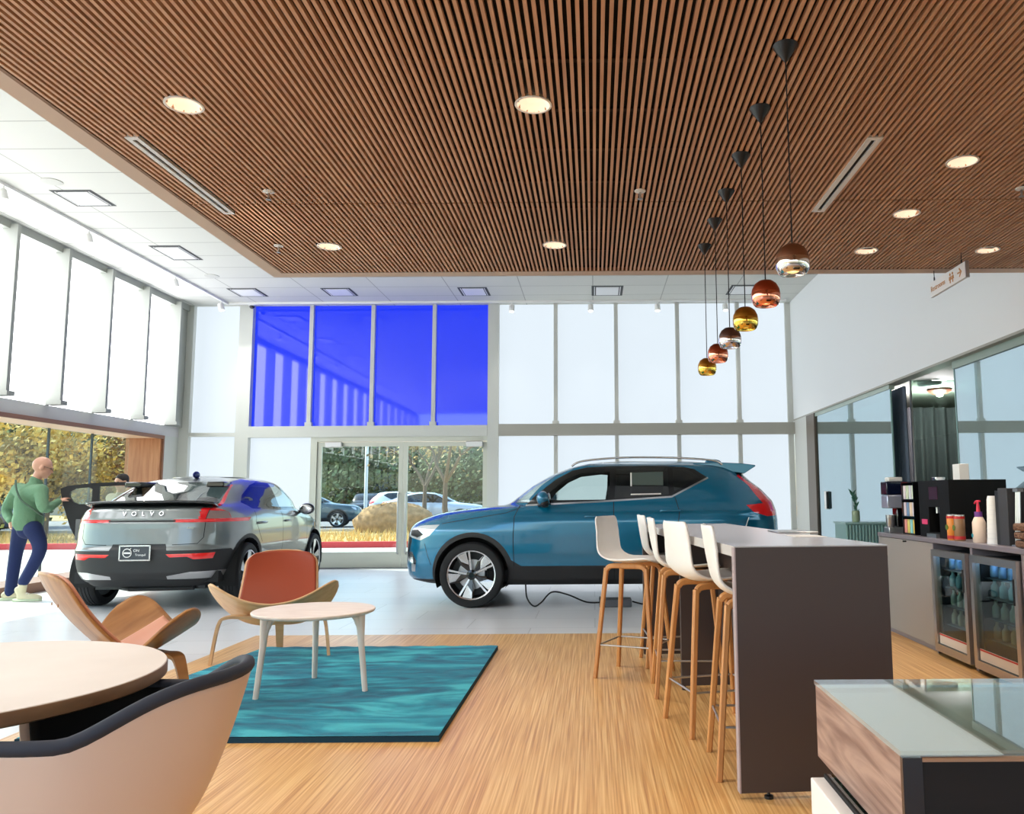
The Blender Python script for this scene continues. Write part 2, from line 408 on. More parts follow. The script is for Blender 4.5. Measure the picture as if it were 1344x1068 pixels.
def curtain(bm, p0, p1, z0, z1, amp=0.05, per=0.16, n=200):
    p0 = Vector(p0); p1 = Vector(p1); d = p1 - p0; l = d.length; t = d / l; nn = Vector((-t.y, t.x))
    def fn(u, v):
        q = p0 + d * u + nn * amp * math.sin(2 * PI * u * l / per + 1.3 * math.sin(u * 9)) * (0.8 + 0.2 * v)
        return (q.x, q.y, z0 + (z1 - z0) * v)
    grid(bm, fn, n, 4)
bm = bmesh.new(); curtain(bm, (4.1, 12.4), (7.4, 12.4), 0.03, 2.55)
tag(obj('curtain', bm, pm('dark_curtain', (58, 56, 60), 0.9), smooth=True), 'dark charcoal pleated curtain seen through the open office doorway', 'curtain')
bm = bmesh.new(); curtain(bm, (3.86, 9.99), (3.90, 10.75), 0.03, 2.56, 0.03, 0.09, 120)
tag(obj('curtain', bm, pm('blue_grey_curtain', (110, 124, 146), 0.85), smooth=True), 'narrow blue grey curtain gathered at the far side of the office doorway', 'curtain')
for nm, y0, y1, x, lb in (('sheer_curtain', 3.0, 8.2, 3.95, 'pale sheer curtain behind the large office glass nearest the drinks counter'), ('sheer_curtain', 10.8, 13.3, 3.95, 'pale sheer curtain behind the far office glass beside the bronze post')):
    bm = bmesh.new(); curtain(bm, (x, y0), (x, y1), 0.03, 2.5, 0.035, 0.22, 260)
    tag(obj(nm, bm, pm('sheer', (196, 214, 218), 0.9), smooth=True), lb, 'curtain')
t = thing('ceiling_light', 'small red-brown ceiling light inside the office beyond the doorway', 'light', (4.93, 11.5, 2.72))
bm = bmesh.new(); lathe(bm, [(0.16, 0), (0.17, -0.03), (0.10, -0.07)], 24); obj('shade', bm, pm('red_brown', (120, 52, 40), 0.4), t, smooth=True)
bm = bmesh.new(); ellips(bm, (0, 0, -0.08), (0.05, 0.05, 0.035)); obj('bulb', bm, M['lamp_glow'], t, smooth=True)
pl_ = bpy.data.lights.new('office_lamp', 'POINT'); pl_.energy = 90; pl_.shadow_soft_size = 0.1; po_ = bpy.data.objects.new('lamp', pl_); COL.objects.link(po_); po_.parent = t; po_.location = (0, 0, -0.2)
t = thing('ceiling_light', 'round white flush ceiling light inside the office, nearest the doorway', 'light', (4.5, 10.8, 2.72))
bm = bmesh.new(); lathe(bm, [(0.15, 0), (0.15, -0.03), (0.12, -0.05)], 24); obj('shade', bm, M['white'], t, smooth=True)

# ------------------------------------------------------------------ ceiling fittings
def downlight(x, y, label):
    t = thing('downlight', label, 'ceiling light', (x, y, ZW), group='recessed downlights in the slatted ceiling')
    bm = bmesh.new(); lathe(bm, [(0.088, 0.002), (0.088, -0.004), (0.078, -0.005), (0.0765, 0.02)], 32, cap=False)
    obj('trim_ring', bm, M['white'], t, smooth=True)
    bm = bmesh.new(); lathe(bm, [(0.077, -0.001), (0.066, 0.022), (0.03, 0.034), (0.001, 0.035)], 32, cap=False)
    obj('reflector', bm, M['lamp_glow'], t, smooth=True)
    sp = bpy.data.lights.new('downlight_lamp', 'SPOT'); sp.energy = 45; sp.color = (1, 0.87, 0.72); sp.spot_size = math.radians(95); sp.spot_blend = 0.7; sp.shadow_soft_size = 0.06
    so = bpy.data.objects.new('lamp', sp); COL.objects.link(so); so.parent = t; so.location = (0, 0, -0.02)
for x, y, lb in ((-1.915, 3.64, 'round recessed downlight at the upper left of the slatted ceiling'), (-0.275, 3.66, 'round recessed downlight at the top middle of the slatted ceiling'),
                 (2.062, 4.35, 'largest round downlight right of the pendants, nearest the viewer'), (2.069, 5.18, 'round downlight right of the pendants, middle one of that line'),
                 (2.073, 5.99, 'round downlight right of the pendants, nearest the ceiling edge'), (2.991, 5.99, 'round downlight at the far right above the hanging sign'),
                 (-0.277, 5.80, 'round downlight in the middle near the far edge of the slats'), (-1.931, 5.80, 'round downlight at the left near the far edge of the slats')):
    downlight(x, y, lb)
for x, y, w_ in ((-1.915, 1.5, 'the round beige table'), (-0.275, 1.5, 'the open wood floor'), (1.0, 1.5, 'the veneered desk'), (2.06, 2.6, 'the near counter end')): downlight(x, y, 'added unseen recessed downlight overhead nearest ' + w_)  # out-of-view downlights continuing the grid, added to light desk, table and chair
for x, y, lb in ((-1.946, 4.72, 'small white sprinkler head at left of the slatted ceiling'), (0.29, 4.75, 'small white sprinkler head in the middle of the slatted ceiling'),
                 (-2.29, 5.77, 'small white sprinkler head near the left corner of the slats'), (2.598, 4.75, 'small white sprinkler head at the right edge of the photo')):
    t = thing('sprinkler', lb, 'sprinkler', (x, y, ZW), group='sprinkler heads')
    bm = bmesh.new(); lathe(bm, [(0.034, 0.0), (0.034, -0.006), (0.012, -0.012)], 20); obj('escutcheon', bm, M['white'], t, smooth=True)
    bm = bmesh.new(); tube(bm, [(0, 0, -0.01), (0, 0, -0.05)], 0.007, 8); lathe(bm, [(0.016, -0.05), (0.016, -0.054)], 12); obj('nozzle', bm, M['steel'], t, smooth=True)
def lindiff(x0, x1, y0, y1, label):
    t = thing('slot_diffuser', label, 'air vent', ((x0 + x1) / 2, (y0 + y1) / 2, ZW)); w, l = (x1 - x0) / 2, (y1 - y0) / 2
    bm = bmesh.new(); 
    for a, b in ((-w, -w * 0.3), (w * 0.3, w)): box(bm, a, b, -l, l, -0.006, 0.012)
    box(bm, -w * 0.3, w * 0.3, -l, -l + 0.03, -0.006, 0.012); box(bm, -w * 0.3, w * 0.3, l - 0.03, l, -0.006, 0.012)
    obj('frame', bm, M['grille'], t)
    boxo('slot', (-w * 0.3, w * 0.3, -l, l, 0.004, 0.014), M['blackmatt'], t)
lindiff(-2.385, -2.315, 3.97, 5.10, 'long white slot vent at the left edge of the slatted ceiling')
lindiff(1.43, 1.51, 4.03, 5.13, 'long white slot vent right of the hanging pendants')
M['ventline'] = pm('vent_gap', (70, 72, 72), 0.8)
for i, (x0, x1, y0, y1, lb) in enumerate(((-6.26, -5.78, 9.03, 9.55, 'square ceiling vent over the left windows, nearest the viewer'), (-6.24, -5.8, 11.1, 11.8, 'square ceiling vent over the left windows, second from the viewer'),
        (-6.2, -5.7, 13.45, 14.0, 'square ceiling vent in the far left corner'), (-4.62, -4.12, 13.47, 14.0, 'square ceiling vent above the leftmost blue windows'),
        (-2.3, -1.8, 13.48, 14.05, 'square ceiling vent above the rightmost blue window'), (-0.02, 0.52, 13.44, 14.1, 'square ceiling vent left of the pendants over the white windows'),
        (2.35, 2.85, 13.44, 14.1, 'square ceiling vent behind the hanging pendants'))):
    t = thing('ceiling_vent', lb, 'air vent', ((x0 + x1) / 2, (y0 + y1) / 2, ZC), group='square vents in the white ceiling')
    w, l = (x1 - x0) / 2, (y1 - y0) / 2
    bm = bmesh.new(); box(bm, -w, w, -l, l, -0.004, 0.0); obj('vent_gap', bm, M['ventline'], t)
    bm = bmesh.new(); box(bm, -w * 0.72, w * 0.72, -l * 0.8, l * 0.8, -0.012, -0.004); obj('panel', bm, M['grille'], t)
    bm = bmesh.new()
    s = 0.84; box(bm, -w * s, -w * (s - 0.05), -l * s, l * s, -0.01, -0.004); obj('louvre', bm, M['grille'], t)
    bm = bmesh.new(); box(bm, w * (s - 0.05), w * s, -l * s, l * s, -0.01, -0.004); obj('louvre', bm, M['grille'], t)
for x, y, lb in ((-6.056, 8.78, 'round flush speaker in the white ceiling, nearer one'), (-6.08, 12.68, 'round flush speaker in the white ceiling, farther one')):
    bm = bmesh.new(); lathe(bm, [(0.11, 0), (0.11, -0.006), (0.10, -0.008)], 28, c=(0, 0, 0)); o = obj('ceiling_speaker', bm, pm('speaker_grey', (196, 196, 190), 0.8), smooth=True); o.location = (x, y, ZC)
    tag(o, lb, 'speaker', 'ceiling speakers')
# track lights
t = thing('light_track', 'white light track along the left window wall', 'light track', (-6.62, 10, ZC))
boxo('rail', (-0.02, 0.02, -7.5, 4.45, -0.035, 0), M['white'], t)
t = thing('light_track', 'white light track along the far window wall', 'light track', (-1.0, 14.45, ZC))
boxo('rail', (-5.6, 4.5, -0.02, 0.02, -0.035, 0), M['white'], t)
def spot(x, y, dx, dy, lb):
    t = thing('track_spotlight', lb, 'spotlight', (x, y, ZC - 0.035), group='white track spotlights')
    bm = bmesh.new(); tube(bm, [(0, 0, 0), (0, 0, -0.06)], 0.012, 10); obj('stem', bm, M['white'], t, smooth=True)
    d = Vector((dx, dy, -1)).normalized(); c = Vector((0, 0, -0.11))
    bm = bmesh.new(); tube(bm, [c - d * 0.06, c + d * 0.06], 0.05, 20); obj('housing', bm, M['white'], t, smooth=True)
    bm = bmesh.new(); tube(bm, [c + d * 0.061, c + d * 0.064], 0.042, 20); sl = bpy.data.lights.new('track_lamp', 'SPOT'); sl.energy = 60; sl.spot_size = math.radians(80); sl.spot_blend = 0.8; sl.shadow_soft_size = 0.04; sl.color = (1, 0.96, 0.9)
    slo = bpy.data.objects.new('lamp', sl); COL.objects.link(slo); slo.parent = t; slo.location = c + d * 0.08; slo.rotation_euler = d.to_track_quat('-Z', 'Y').to_euler(); obj('lens', bm, pm('spot_lens', (255, 255, 255), 0.3, emit=(255, 250, 240), estr=1.5), t, smooth=True)
for x, y, dx, dy, lb in ((-6.62, 8.81, .3, 0, 'white track spotlight at the left edge of the photo'), (-6.62, 10.37, .3, 0, 'white track spotlight over the left windows, second from the left'),
        (-6.62, 12.6, .3, 0, 'white track spotlight over the left windows, third from the left'), (-6.62, 14.2, .3, 0, 'white track spotlight in the far left ceiling corner'),
        (-1.47, 14.45, 0, -.3, 'white track spotlight right of the blue windows'), (-0.04, 14.45, 0, -.3, 'white track spotlight over the second white window'),
        (1.17, 14.45, 0, -.3, 'white track spotlight left of the gold pendants'), (2.40, 14.45, 0, -.3, 'white track spotlight behind the pendants')):
    spot(x, y, dx, dy, lb)
t = thing('security_camera', 'small dark dome camera on the ceiling above the blue window edge', 'camera', (-6.2, 14.5, ZC))
bm = bmesh.new(); lathe(bm, [(0.06, 0), (0.06, -0.04), (0.05, -0.05)], 20); obj('base', bm, M['white'], t, smooth=True)
bm = bmesh.new(); ellips(bm, (0, 0, -0.06), (0.045, 0.045, 0.045)); obj('dome', bm, M['blackgloss'], t, smooth=True)

# pendants
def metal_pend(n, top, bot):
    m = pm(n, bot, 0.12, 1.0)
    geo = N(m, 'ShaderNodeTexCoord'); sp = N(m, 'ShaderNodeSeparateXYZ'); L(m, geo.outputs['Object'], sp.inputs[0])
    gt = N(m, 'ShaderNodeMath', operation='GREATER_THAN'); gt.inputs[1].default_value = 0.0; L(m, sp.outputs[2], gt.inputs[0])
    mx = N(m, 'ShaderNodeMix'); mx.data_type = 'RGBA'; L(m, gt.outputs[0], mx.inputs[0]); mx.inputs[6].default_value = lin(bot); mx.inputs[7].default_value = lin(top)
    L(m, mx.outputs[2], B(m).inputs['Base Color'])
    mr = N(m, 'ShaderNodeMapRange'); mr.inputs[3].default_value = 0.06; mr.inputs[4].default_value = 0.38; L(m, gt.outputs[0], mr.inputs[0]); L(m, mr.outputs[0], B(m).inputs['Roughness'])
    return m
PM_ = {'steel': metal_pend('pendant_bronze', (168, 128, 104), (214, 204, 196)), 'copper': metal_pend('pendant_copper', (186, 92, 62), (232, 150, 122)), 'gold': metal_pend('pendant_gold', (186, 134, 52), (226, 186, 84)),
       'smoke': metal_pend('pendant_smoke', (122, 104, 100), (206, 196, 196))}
for x, y, k, lb in ((.800, 3.17, 'steel', 'brushed bronze and chrome pendant, the nearest and highest looking'), (.806, 3.71, 'copper', 'copper pendant, second from the viewer in the hanging row'),
        (.810, 4.245, 'gold', 'gold pendant, third from the viewer in the hanging row'), (.815, 4.77, 'smoke', 'smoky chrome pendant, fourth from the viewer in the hanging row'),
        (.820, 5.28, 'copper', 'small looking copper pendant, fifth in the hanging row'), (.825, 5.83, 'gold', 'gold pendant, farthest of the hanging row')):
    t = thing('pendant_lamp', lb, 'pendant lamp', (x, y, ZW), group='row of metal pendants over the bar table')
    bm = bmesh.new(); lathe(bm, [(0.052, 0.0), (0.05, -0.006), (0.012, -0.062), (0.006, -0.07)], 24); obj('canopy', bm, M['black'], t, smooth=True)
    bm = bmesh.new(); tube(bm, [(0, 0, -0.06), (0, 0, -0.84)], 0.0028, 8); obj('cord', bm, pm('cord', (30, 26, 28), 0.8), t)
    pr = [(0.008, 0.062), (0.03, 0.058), (0.05, 0.043), (0.063, 0.018), (0.0675, -0.008), (0.066, -0.034), (0.058, -0.054), (0.05, -0.061)]
    bm = bmesh.new(); lathe(bm, pr, 40, cap=False); lathe(bm, [(0.05, -0.061), (0.048, -0.058), (0.052, -0.02), (0.04, 0.03), (0.001, 0.045)], 40, cap=False)
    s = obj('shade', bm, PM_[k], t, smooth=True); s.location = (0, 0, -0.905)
    bm = bmesh.new(); ellips(bm, (0, 0, -0.03), (0.026, 0.026, 0.02)); b_ = obj('bulb', bm, pm('bulb', (255, 230, 200), .3, emit=(255, 206, 140), estr=1.6), t, smooth=True); b_.location = (0, 0, -0.905)

# hanging restroom sign
t = thing('hanging_sign', 'white hanging restroom sign with orange lettering and figures', 'sign', (2.82, 6.3, 2.90))
boxo('sign_board', (-0.012, 0.012, -0.32, 0.32, -0.062, 0.062), pm('sign_white', (240, 240, 238), 0.5), t, bevel=0.002)
boxo('edge_cap', (-0.014, 0.014, -0.33, -0.32, -0.064, 0.064), M['steel'], t)
bm = bmesh.new()
for yy in (-0.24, 0.26): tube(bm, [(0, yy, 0.062), (0, yy, 0.15)], 0.003, 8); tube(bm, [(0, yy, 0.062), (0, yy, 0.095)], 0.006, 8)
obj('hanger', bm, M['black'], t)
_or = pm('sign_orange', (198, 142, 84), 0.5)
rotS = Matrix.Translation((-0.0135, 0.17, 0)) @ Matrix(((0, 0, -1, 0), (-1, 0, 0, 0), (0, 1, 0, 0), (0, 0, 0, 1)))
text('sign_text', 'Restrooms', 0.062, _or, rotS, t)
bm = bmesh.new()
for cy in (-0.06, -0.105):
    lathe(bm, [(0.0115, -0.0145), (0.0115, -0.0125)], 14, c=(0, cy, 0.028), axis='x')
    prism(bm, [(cy - 0.016, 0.012), (cy + 0.016, 0.012), (cy + 0.02, -0.016), (cy + 0.008, -0.016), (cy + 0.007, -0.04), (cy - 0.007, -0.04), (cy - 0.008, -0.016), (cy - 0.02, -0.016)], 'x', -0.0145, -0.0125)
obj('figure_icon', bm, _or, t)
bm = bmesh.new(); prism(bm, [(-0.19, 0.006), (-0.235, 0.006), (-0.215, 0.03), (-0.225, 0.036), (-0.262, 0), (-0.225, -0.036), (-0.215, -0.03), (-0.235, -0.006), (-0.19, -0.006)], 'x', -0.0145, -0.0125)
obj('arrow', bm, _or, t)

# ------------------------------------------------------------------ rug, tables, chairs
m = pm('rug_teal', (20, 140, 160), 0.95, sheen=0.1)
grain(m, (0, 100, 130), (64, 188, 204), (0.8, 2.6, 1), 1.6, 5.0, lo=0.38, hi=0.64, distort=1.6, c3=(0, 142, 168)); M['rug'] = m
tcn = [n for n in m.node_tree.nodes if n.type == 'MAPPING'][0]; tcn.inputs['Rotation'].default_value = (0, 0, 0.35)
n3 = N(m, 'ShaderNodeTexNoise', Scale=260.0, Detail=2.0); bp = N(m, 'ShaderNodeBump', Strength=0.6, Distance=0.006); L(m, n3.outputs[0], bp.inputs['Height']); L(m, bp.outputs[0], B(m).inputs['Normal'])
t = thing('rug', 'rectangular teal shag rug on the wood floor under the low table', 'rug', (-1.83, 5.44, 0.006))
skx = lambda v: -1.05 + 0.24 * v
bm = bmesh.new(); grid(bm, lambda u, v: (skx(v) + (1.05 - skx(v)) * u, -1.245 + 2.49 * v, 0.03 + 0.0025 * math.sin(u * 60) * math.sin(v * 71)), 90, 90); obj('pile', bm, M['rug'], t, smooth=True)
bm = bmesh.new(); prism(bm, [(-1.053, -1.248), (1.053, -1.248), (1.053, 1.248), (-0.813, 1.248)], 'z', 0.0, 0.026); obj('border', bm, pm('rug_edge', (10, 52, 70), 0.95), t)

M['ashwhite'] = wood('pale_ash', (222, 204, 190), (238, 224, 212), (3, 14, 3), 0.5, 2.0)
t = thing('coffee_table', 'low round whitewashed table with three tapered legs on the teal rug', 'table', (-1.755, 5.20, 0.035))
bm = bmesh.new(); lathe(bm, [(0.345, 0.462), (0.365, 0.47), (0.370, 0.478), (0.370, 0.484), (0.366, 0.488)], 64); obj('tabletop', bm, M['ashwhite'], t, smooth=40)
for wx, wy in ((-2.024, 4.95), (-1.39, 5.15), (-1.855, 5.54)):
    d = Vector((wx + 1.755, wy - 5.20, 0)); d.normalize(); r = 0.345
    bm = bmesh.new()
    path = smoothpath([d * 0.20 + Vector((0, 0, 0.462)), d * 0.262 + Vector((0, 0, 0.452)), d * 0.298 + Vector((0, 0, 0.40)), d * 0.312 + Vector((0, 0, 0.30)), d * r + Vector((0, 0, 0))], 6)
    tube(bm, path, [0.010 + 0.016 * min(1, i / 12) if i < 12 else 0.022 - 0.006 * (i - 12) / (len(path) - 12) for i in range(len(path))], 12); 
    tube(bm, [d * 0.31 + Vector((0, 0, 0.468)), d * 0.312 + Vector((0, 0, 0.30))], [0.024, 0.020], 12)
    obj('leg', bm, M['ashwhite'], t, smooth=True)

M['dtop'] = grain(pm('dining_top', (206, 194, 182), 0.45), (202, 189, 177), (212, 201, 190), (1, 1, 1), 3.0)
M['dedge'] = wood('dining_edge', (112, 80, 54), (132, 98, 68), (3, 3, 8), 0.5)
t = thing('dining_table', 'large round beige topped table with brown edge, cut off by the left frame', 'table', (-1.78, 2.20, 0.006))
bm = bmesh.new(); lathe(bm, [(0.578, 0.698), (0.585, 0.702), (0.585, 0.730), (0.583, 0.7325)], 96); obj('table_edge', bm, M['dedge'], t, smooth=40)
bm = bmesh.new(); lathe(bm, [(0.583, 0.7328), (0.581, 0.7345)], 96); obj('tabletop', bm, M['dtop'], t, smooth=40)
bm = bmesh.new(); lathe(bm, [(0.24, 0.0), (0.24, 0.012), (0.05, 0.02), (0.036, 0.04), (0.036, 0.66), (0.12, 0.697)], 32); obj('pedestal', bm, M['black'], t, smooth=40)

# tub armchair
M['shell_cream'] = pm('shell_cream', (214, 192, 180), 0.5)
M['navy'] = pm('navy_piping', (36, 42, 56), 0.75); M['blackfab'] = pm('black_upholstery', (12, 12, 14), 0.9)
t = thing('tub_chair', 'cream shell tub armchair with black inside and navy rim at the round table', 'armchair', (-1.27, 2.10, 0.006))
def tub(u, v, off=0.0):
    # u around from near arm front through back (+X) to far arm front, v 0 bottom .. 1 rim ; back towards +X
    a = (u - 0.5) * 2 * math.radians(148)
    c = math.cos(a)
    k_ = max(0, min(1, (c - 0.36) / 0.62)); rim = 0.672 + 0.098 * (k_ * k_ * (3 - 2 * k_)) - 0.015 * max(0, -c - 0.3)
    R = 0.315 + 0.05 * max(0, c) ** 2 + (0.04 if c < 0 else 0) * (-c)
    rb = 0.20
    rr = rb + (R - rb) * (0.55 * v + 0.45 * math.sin(v * PI / 2) ** 0.6) + 0.02 * max(0, c) * v * v
    z = 0.37 + (rim - 0.37) * (v ** 1.35)
    return ((rr - off) * math.cos(a) * 1.0, (rr - off) * math.sin(a) * 0.98, z)
bm = bmesh.new(); grid(bm, tub, 64, 20)
# bottom dish
def dish(u, v):
    a = (u - 0.5) * 2 * math.radians(148); r = 0.20 * v
    return (r * math.cos(a), r * math.sin(a) * 0.98, 0.36 + 0.01 * v * v)
grid(bm, dish, 64, 5); bmesh.ops.remove_doubles(bm, verts=bm.verts[:], dist=0.0008)
obj('shell', bm, M['shell_cream'], t, smooth=True, solid=0.008)
bm = bmesh.new(); grid(bm, lambda u, v: tub(0.01 + 0.98 * u, 0.25 + 0.74 * v, 0.02), 60, 14); obj('inner_lining', bm, M['blackfab'], t, smooth=True, solid=0.012)
bm = bmesh.new(); tube(bm, [tub(i / 60, 1.0, 0.008) for i in range(61)], 0.017, 12); obj('rim', bm, M['navy'], t, smooth=True)
bm = bmesh.new(); lathe(bm, [(0.15, 0.395), (0.20, 0.41), (0.215, 0.44), (0.19, 0.462), (0.01, 0.47)], 40); obj('seat_cushion', bm, M['blackfab'], t, smooth=True)
_oak = wood('oak', (186, 124, 72), (214, 154, 98), (6, 6, 1.2), 0.45, 3.0); M['oak'] = _oak
for sx, sy in ((1, 1), (1, -1), (-1, 1), (-1, -1)):
    bm = bmesh.new(); tube(bm, [(0.12 * sx, 0.12 * sy, 0.37), (0.235 * sx, 0.235 * sy, 0.0)], [0.018, 0.011], 12); obj('leg', bm, M['oak'], t, smooth=True)

# plywood shell lounge chairs (front towards local -Y)
M['plyo'] = wood('light_ply', (206, 158, 110), (226, 184, 138), (1.2, 9, 9), 0.42, 2.0)
M['plyw'] = wood('walnut_ply', (146, 94, 48), (184, 130, 76), (9, 1.4, 3), 0.4, 2.0)
M['leather'] = pm('tan_leather', (156, 58, 20), 0.45); M['leather2'] = pm('pale_leather', (214, 150, 122), 0.5)
def shell_chair(label, loc, rz, ply, leather, group, sc=1.0, back_lean=0.30):
    t = thing('shell_chair', label, 'lounge chair', loc, rz, group, sc)
    def seat(u, v):
        s = (u - 0.5) * 2; a = abs(s); x = 0.47 * s * (1 - 0.05 * a)
        half = 0.235 * (1 - a ** 3.6) ** 0.5 * (1 - 0.16 * a)
        yc = -0.03 - 0.05 * a * a
        w_ = (v - 0.5) * 2; y = yc + w_ * half
        z = 0.300 + 0.235 * a ** 2.3 - 0.42 * w_ * half * (1 + 0.5 * a) + 0.015 * w_ ** 2 * (1 - a)
        return (x, y, z)
    bm = bmesh.new(); grid(bm, lambda u, v: seat(0.004 + 0.992 * u, v), 60, 16); obj('seat', bm, ply, t, smooth=True, solid=0.014)
    def back(u, v):
        s = (u - 0.5) * 2; zz = v
        w = 0.292 - 0.03 * zz
        if zz < 0.12: w *= 0.8 + 0.2 * (zz / 0.12) ** 0.6
        if zz > 0.78: w *= 1 - 0.42 * (1 - math.sqrt(max(0, 1 - ((zz - 0.78) / 0.22) ** 2)))
        top = 0.42 - 0.02 * abs(s) ** 3
        z = 0.345 + zz * top
        y = 0.13 + back_lean * zz * 0.75 - 0.045 * s * s * (0.6 + 0.4 * zz) + 0.03 * math.sin(zz * PI)
        return (s * w, y, z)
    bm = bmesh.new(); grid(bm, back, 30, 24); obj('backrest', bm, ply, t, smooth=True, solid=0.013)
    bm = bmesh.new(); grid(bm, lambda u, v: tuple(Vector(back(0.03 + 0.94 * u, 0.02 + 0.955 * v)) + Vector((0, -0.020, 0.004))), 30, 24); obj('back_cushion', bm, leather, t, smooth=True, solid=0.016)
    def cush(u, v):
        p = Vector(seat(0.27 + 0.46 * u, 0.06 + 0.88 * v)); e = min(1, 6 * min(u, 1 - u, v, 1 - v) + 0.15)
        return tuple(p + Vector((0, 0, 0.008 + 0.018 * e ** 0.5)))
    bm = bmesh.new(); grid(bm, cush, 26, 20); obj('seat_cushion', bm, leather, t, smooth=True, solid=0.008)
    def strip(pts, w, th, nm):
        bm = bmesh.new(); P = smoothpath(pts, 6); rings = []
        for i, p in enumerate(P):
            tt = (P[min(i + 1, len(P) - 1)] - P[max(i - 1, 0)]).normalized(); side = Vector((0, 1, 0)) if nm == 'leg' else Vector((1, 0, 0))
            k = i / (len(P) - 1); ww = w[0] + (w[1] - w[0]) * k; n_ = tt.cross(side).normalized()
            rings.append([bm.verts.new(p + side * a * ww + n_ * b * th) for a, b in ((-1, -1), (1, -1), (1, 1), (-1, 1))])
        for a_, b_ in zip(rings, rings[1:]):
            for k in range(4): bm.faces.new((a_[k], a_[(k + 1) % 4], b_[(k + 1) % 4], b_[k]))
        bm.faces.new(rings[0][::-1]); bm.faces.new(rings[-1]); obj(nm, bm, ply, t, smooth=40)
    for sx in (-1, 1):
        strip([(0.02 * sx, -0.06, 0.305), (0.18 * sx, -0.08, 0.31), (0.315 * sx, -0.11, 0.315), (0.365 * sx, -0.13, 0.26), (0.40 * sx, -0.17, 0.0)], (0.055, 0.018), 0.010, 'leg')
    strip([(0, -0.10, 0.300), (0, 0.05, 0.305), (0, 0.17, 0.335), (0, 0.25, 0.27), (0, 0.34, 0.0)], (0.07, 0.022), 0.010, 'rear_leg')
    bm = bmesh.new()
    for sx in (-0.06, 0.06): lathe(bm, [(0.009, 0), (0.008, 0.004)], 12, c=(sx, 0.13 + back_lean * 0.75 * 0.62 + 0.045, 0.345 + 0.62 * 0.40), axis='y')
    obj('screw', bm, ply, t)
    return t
shell_chair('plywood shell chair with orange leather cushions facing the low table', (-2.46, 6.40, 0.006), math.radians(14), M['plyo'], M['leather'], 'plywood shell chairs by the rug', 1.04)
shell_chair('plywood shell chair seen from behind, beyond the large round table', (-2.62, 4.72, 0.036), math.radians(136), M['plyw'], M['leather2'], 'plywood shell chairs by the rug', 1.04, 0.42)

# bar stools (facing local +X)
M['stoolw'] = pm('stool_shell', (242, 240, 238), 0.42)
M['stoolleg'] = wood('stool_oak', (184, 122, 66), (212, 152, 92), (7, 7, 1.0), 0.42, 3.0)
def bar_stool(label):
    t = thing('bar_stool', label, 'bar stool', (0, 0, 0), 0, 'white shell bar stools at the long bar table')
    prof = smoothpath([(-0.235, 1.07), (-0.222, 0.98), (-0.205, 0.89), (-0.185, 0.82), (-0.13, 0.768), (-0.05, 0.757), (0.06, 0.762), (0.16, 0.772), (0.195, 0.762)] and
                      [Vector((a, 0, b)) for a, b in ((-0.235, 1.07), (-0.222, 0.98), (-0.205, 0.89), (-0.180, 0.81), (-0.12, 0.765), (-0.03, 0.757), (0.07, 0.762), (0.16, 0.768), (0.20, 0.755))], 4)
    n = len(prof) - 1
    def f(u, v):
        k = v * n; i = min(int(k), n - 1); p = prof[i].lerp(prof[i + 1], k - i); s = (u - 0.5) * 2
        back = max(0, 1 - v / 0.42)
        w = 0.205 - 0.022 * back - 0.03 * max(0, (v - 0.75) / 0.25) ** 2
        e = min(v, 1 - v)
        if e < 0.06: w *= (1 - 0.14 * (1 - e / 0.06) ** 2)
        bow = 0.028 * s * s
        return (p.x + bow * min(1, back * 1.5), s * w, p.z + (bow * 0.9) * (1 - min(1, back * 1.5)))
    bm = bmesh.new(); grid(bm, f, 16, 48); obj('seat_shell', bm, M['stoolw'], t, smooth=True, solid=0.011)
    for sx in (-1, 1):
        for sy in (-1, 1):
            bm = bmesh.new()
            P = smoothpath([(-0.004 * sx, 0.128 * sy, 0.737), (0.10 * sx, 0.135 * sy, 0.737), (0.138 * sx, 0.14 * sy, 0.715), (0.150 * sx, 0.148 * sy, 0.65), (0.205 * sx, 0.205 * sy, 0.0)], 5)
            rings = []
            for i, p in enumerate(P):
                tt = (P[min(i + 1, len(P) - 1)] - P[max(i - 1, 0)]).normalized(); side = Vector((0, 1, 0)); nn = tt.cross(side).normalized(); side = nn.cross(tt)
                k = i / (len(P) - 1); w1 = 0.0205 - 0.006 * k; w2 = 0.0185 - 0.005 * k
                rings.append([bm.verts.new(p + side * a * w1 + nn * b * w2) for a, b in ((-1, -.6), (-.6, -1), (.6, -1), (1, -.6), (1, .6), (.6, 1), (-.6, 1), (-1, .6))])
            for a_, b_ in zip(rings, rings[1:]):
                for k in range(8): bm.faces.new((a_[k], a_[(k + 1) % 8], b_[(k + 1) % 8], b_[k]))
            bm.faces.new(rings[0][::-1]); bm.faces.new(rings[-1]); obj('leg', bm, M['stoolleg'], t, smooth=40)
    bm = bmesh.new(); r = 0.186
    cs = [(-r, -r), (r, -r), (r, r), (-r, r)]
    for i in range(4): tube(bm, [(cs[i][0], cs[i][1], 0.215), (cs[(i + 1) % 4][0], cs[(i + 1) % 4][1], 0.215)], 0.006, 8)
    obj('footrest', bm, M['steel'], t, smooth=True)
    return t
st = bar_stool('white bar stool turned towards the viewer at the far left end of the table')
st.location = (0.27, 5.72, 0.006); st.rotation_euler = (0, 0, math.radians(-24))
for x, y, a, lb in ((0.735, 3.80, -2, 'white bar stool nearest the viewer, half hidden by the dark table end'), (0.63, 4.46, 14, 'white bar stool second from the viewer, its back turned most squarely'),
                    (0.575, 5.24, -1, 'white bar stool third from the viewer, seen nearly edge on'), (0.56, 6.12, 3, 'white bar stool farthest along the table, a thin white edge')):
    dup(st, (x, y, 0.006), math.radians(a), lb)

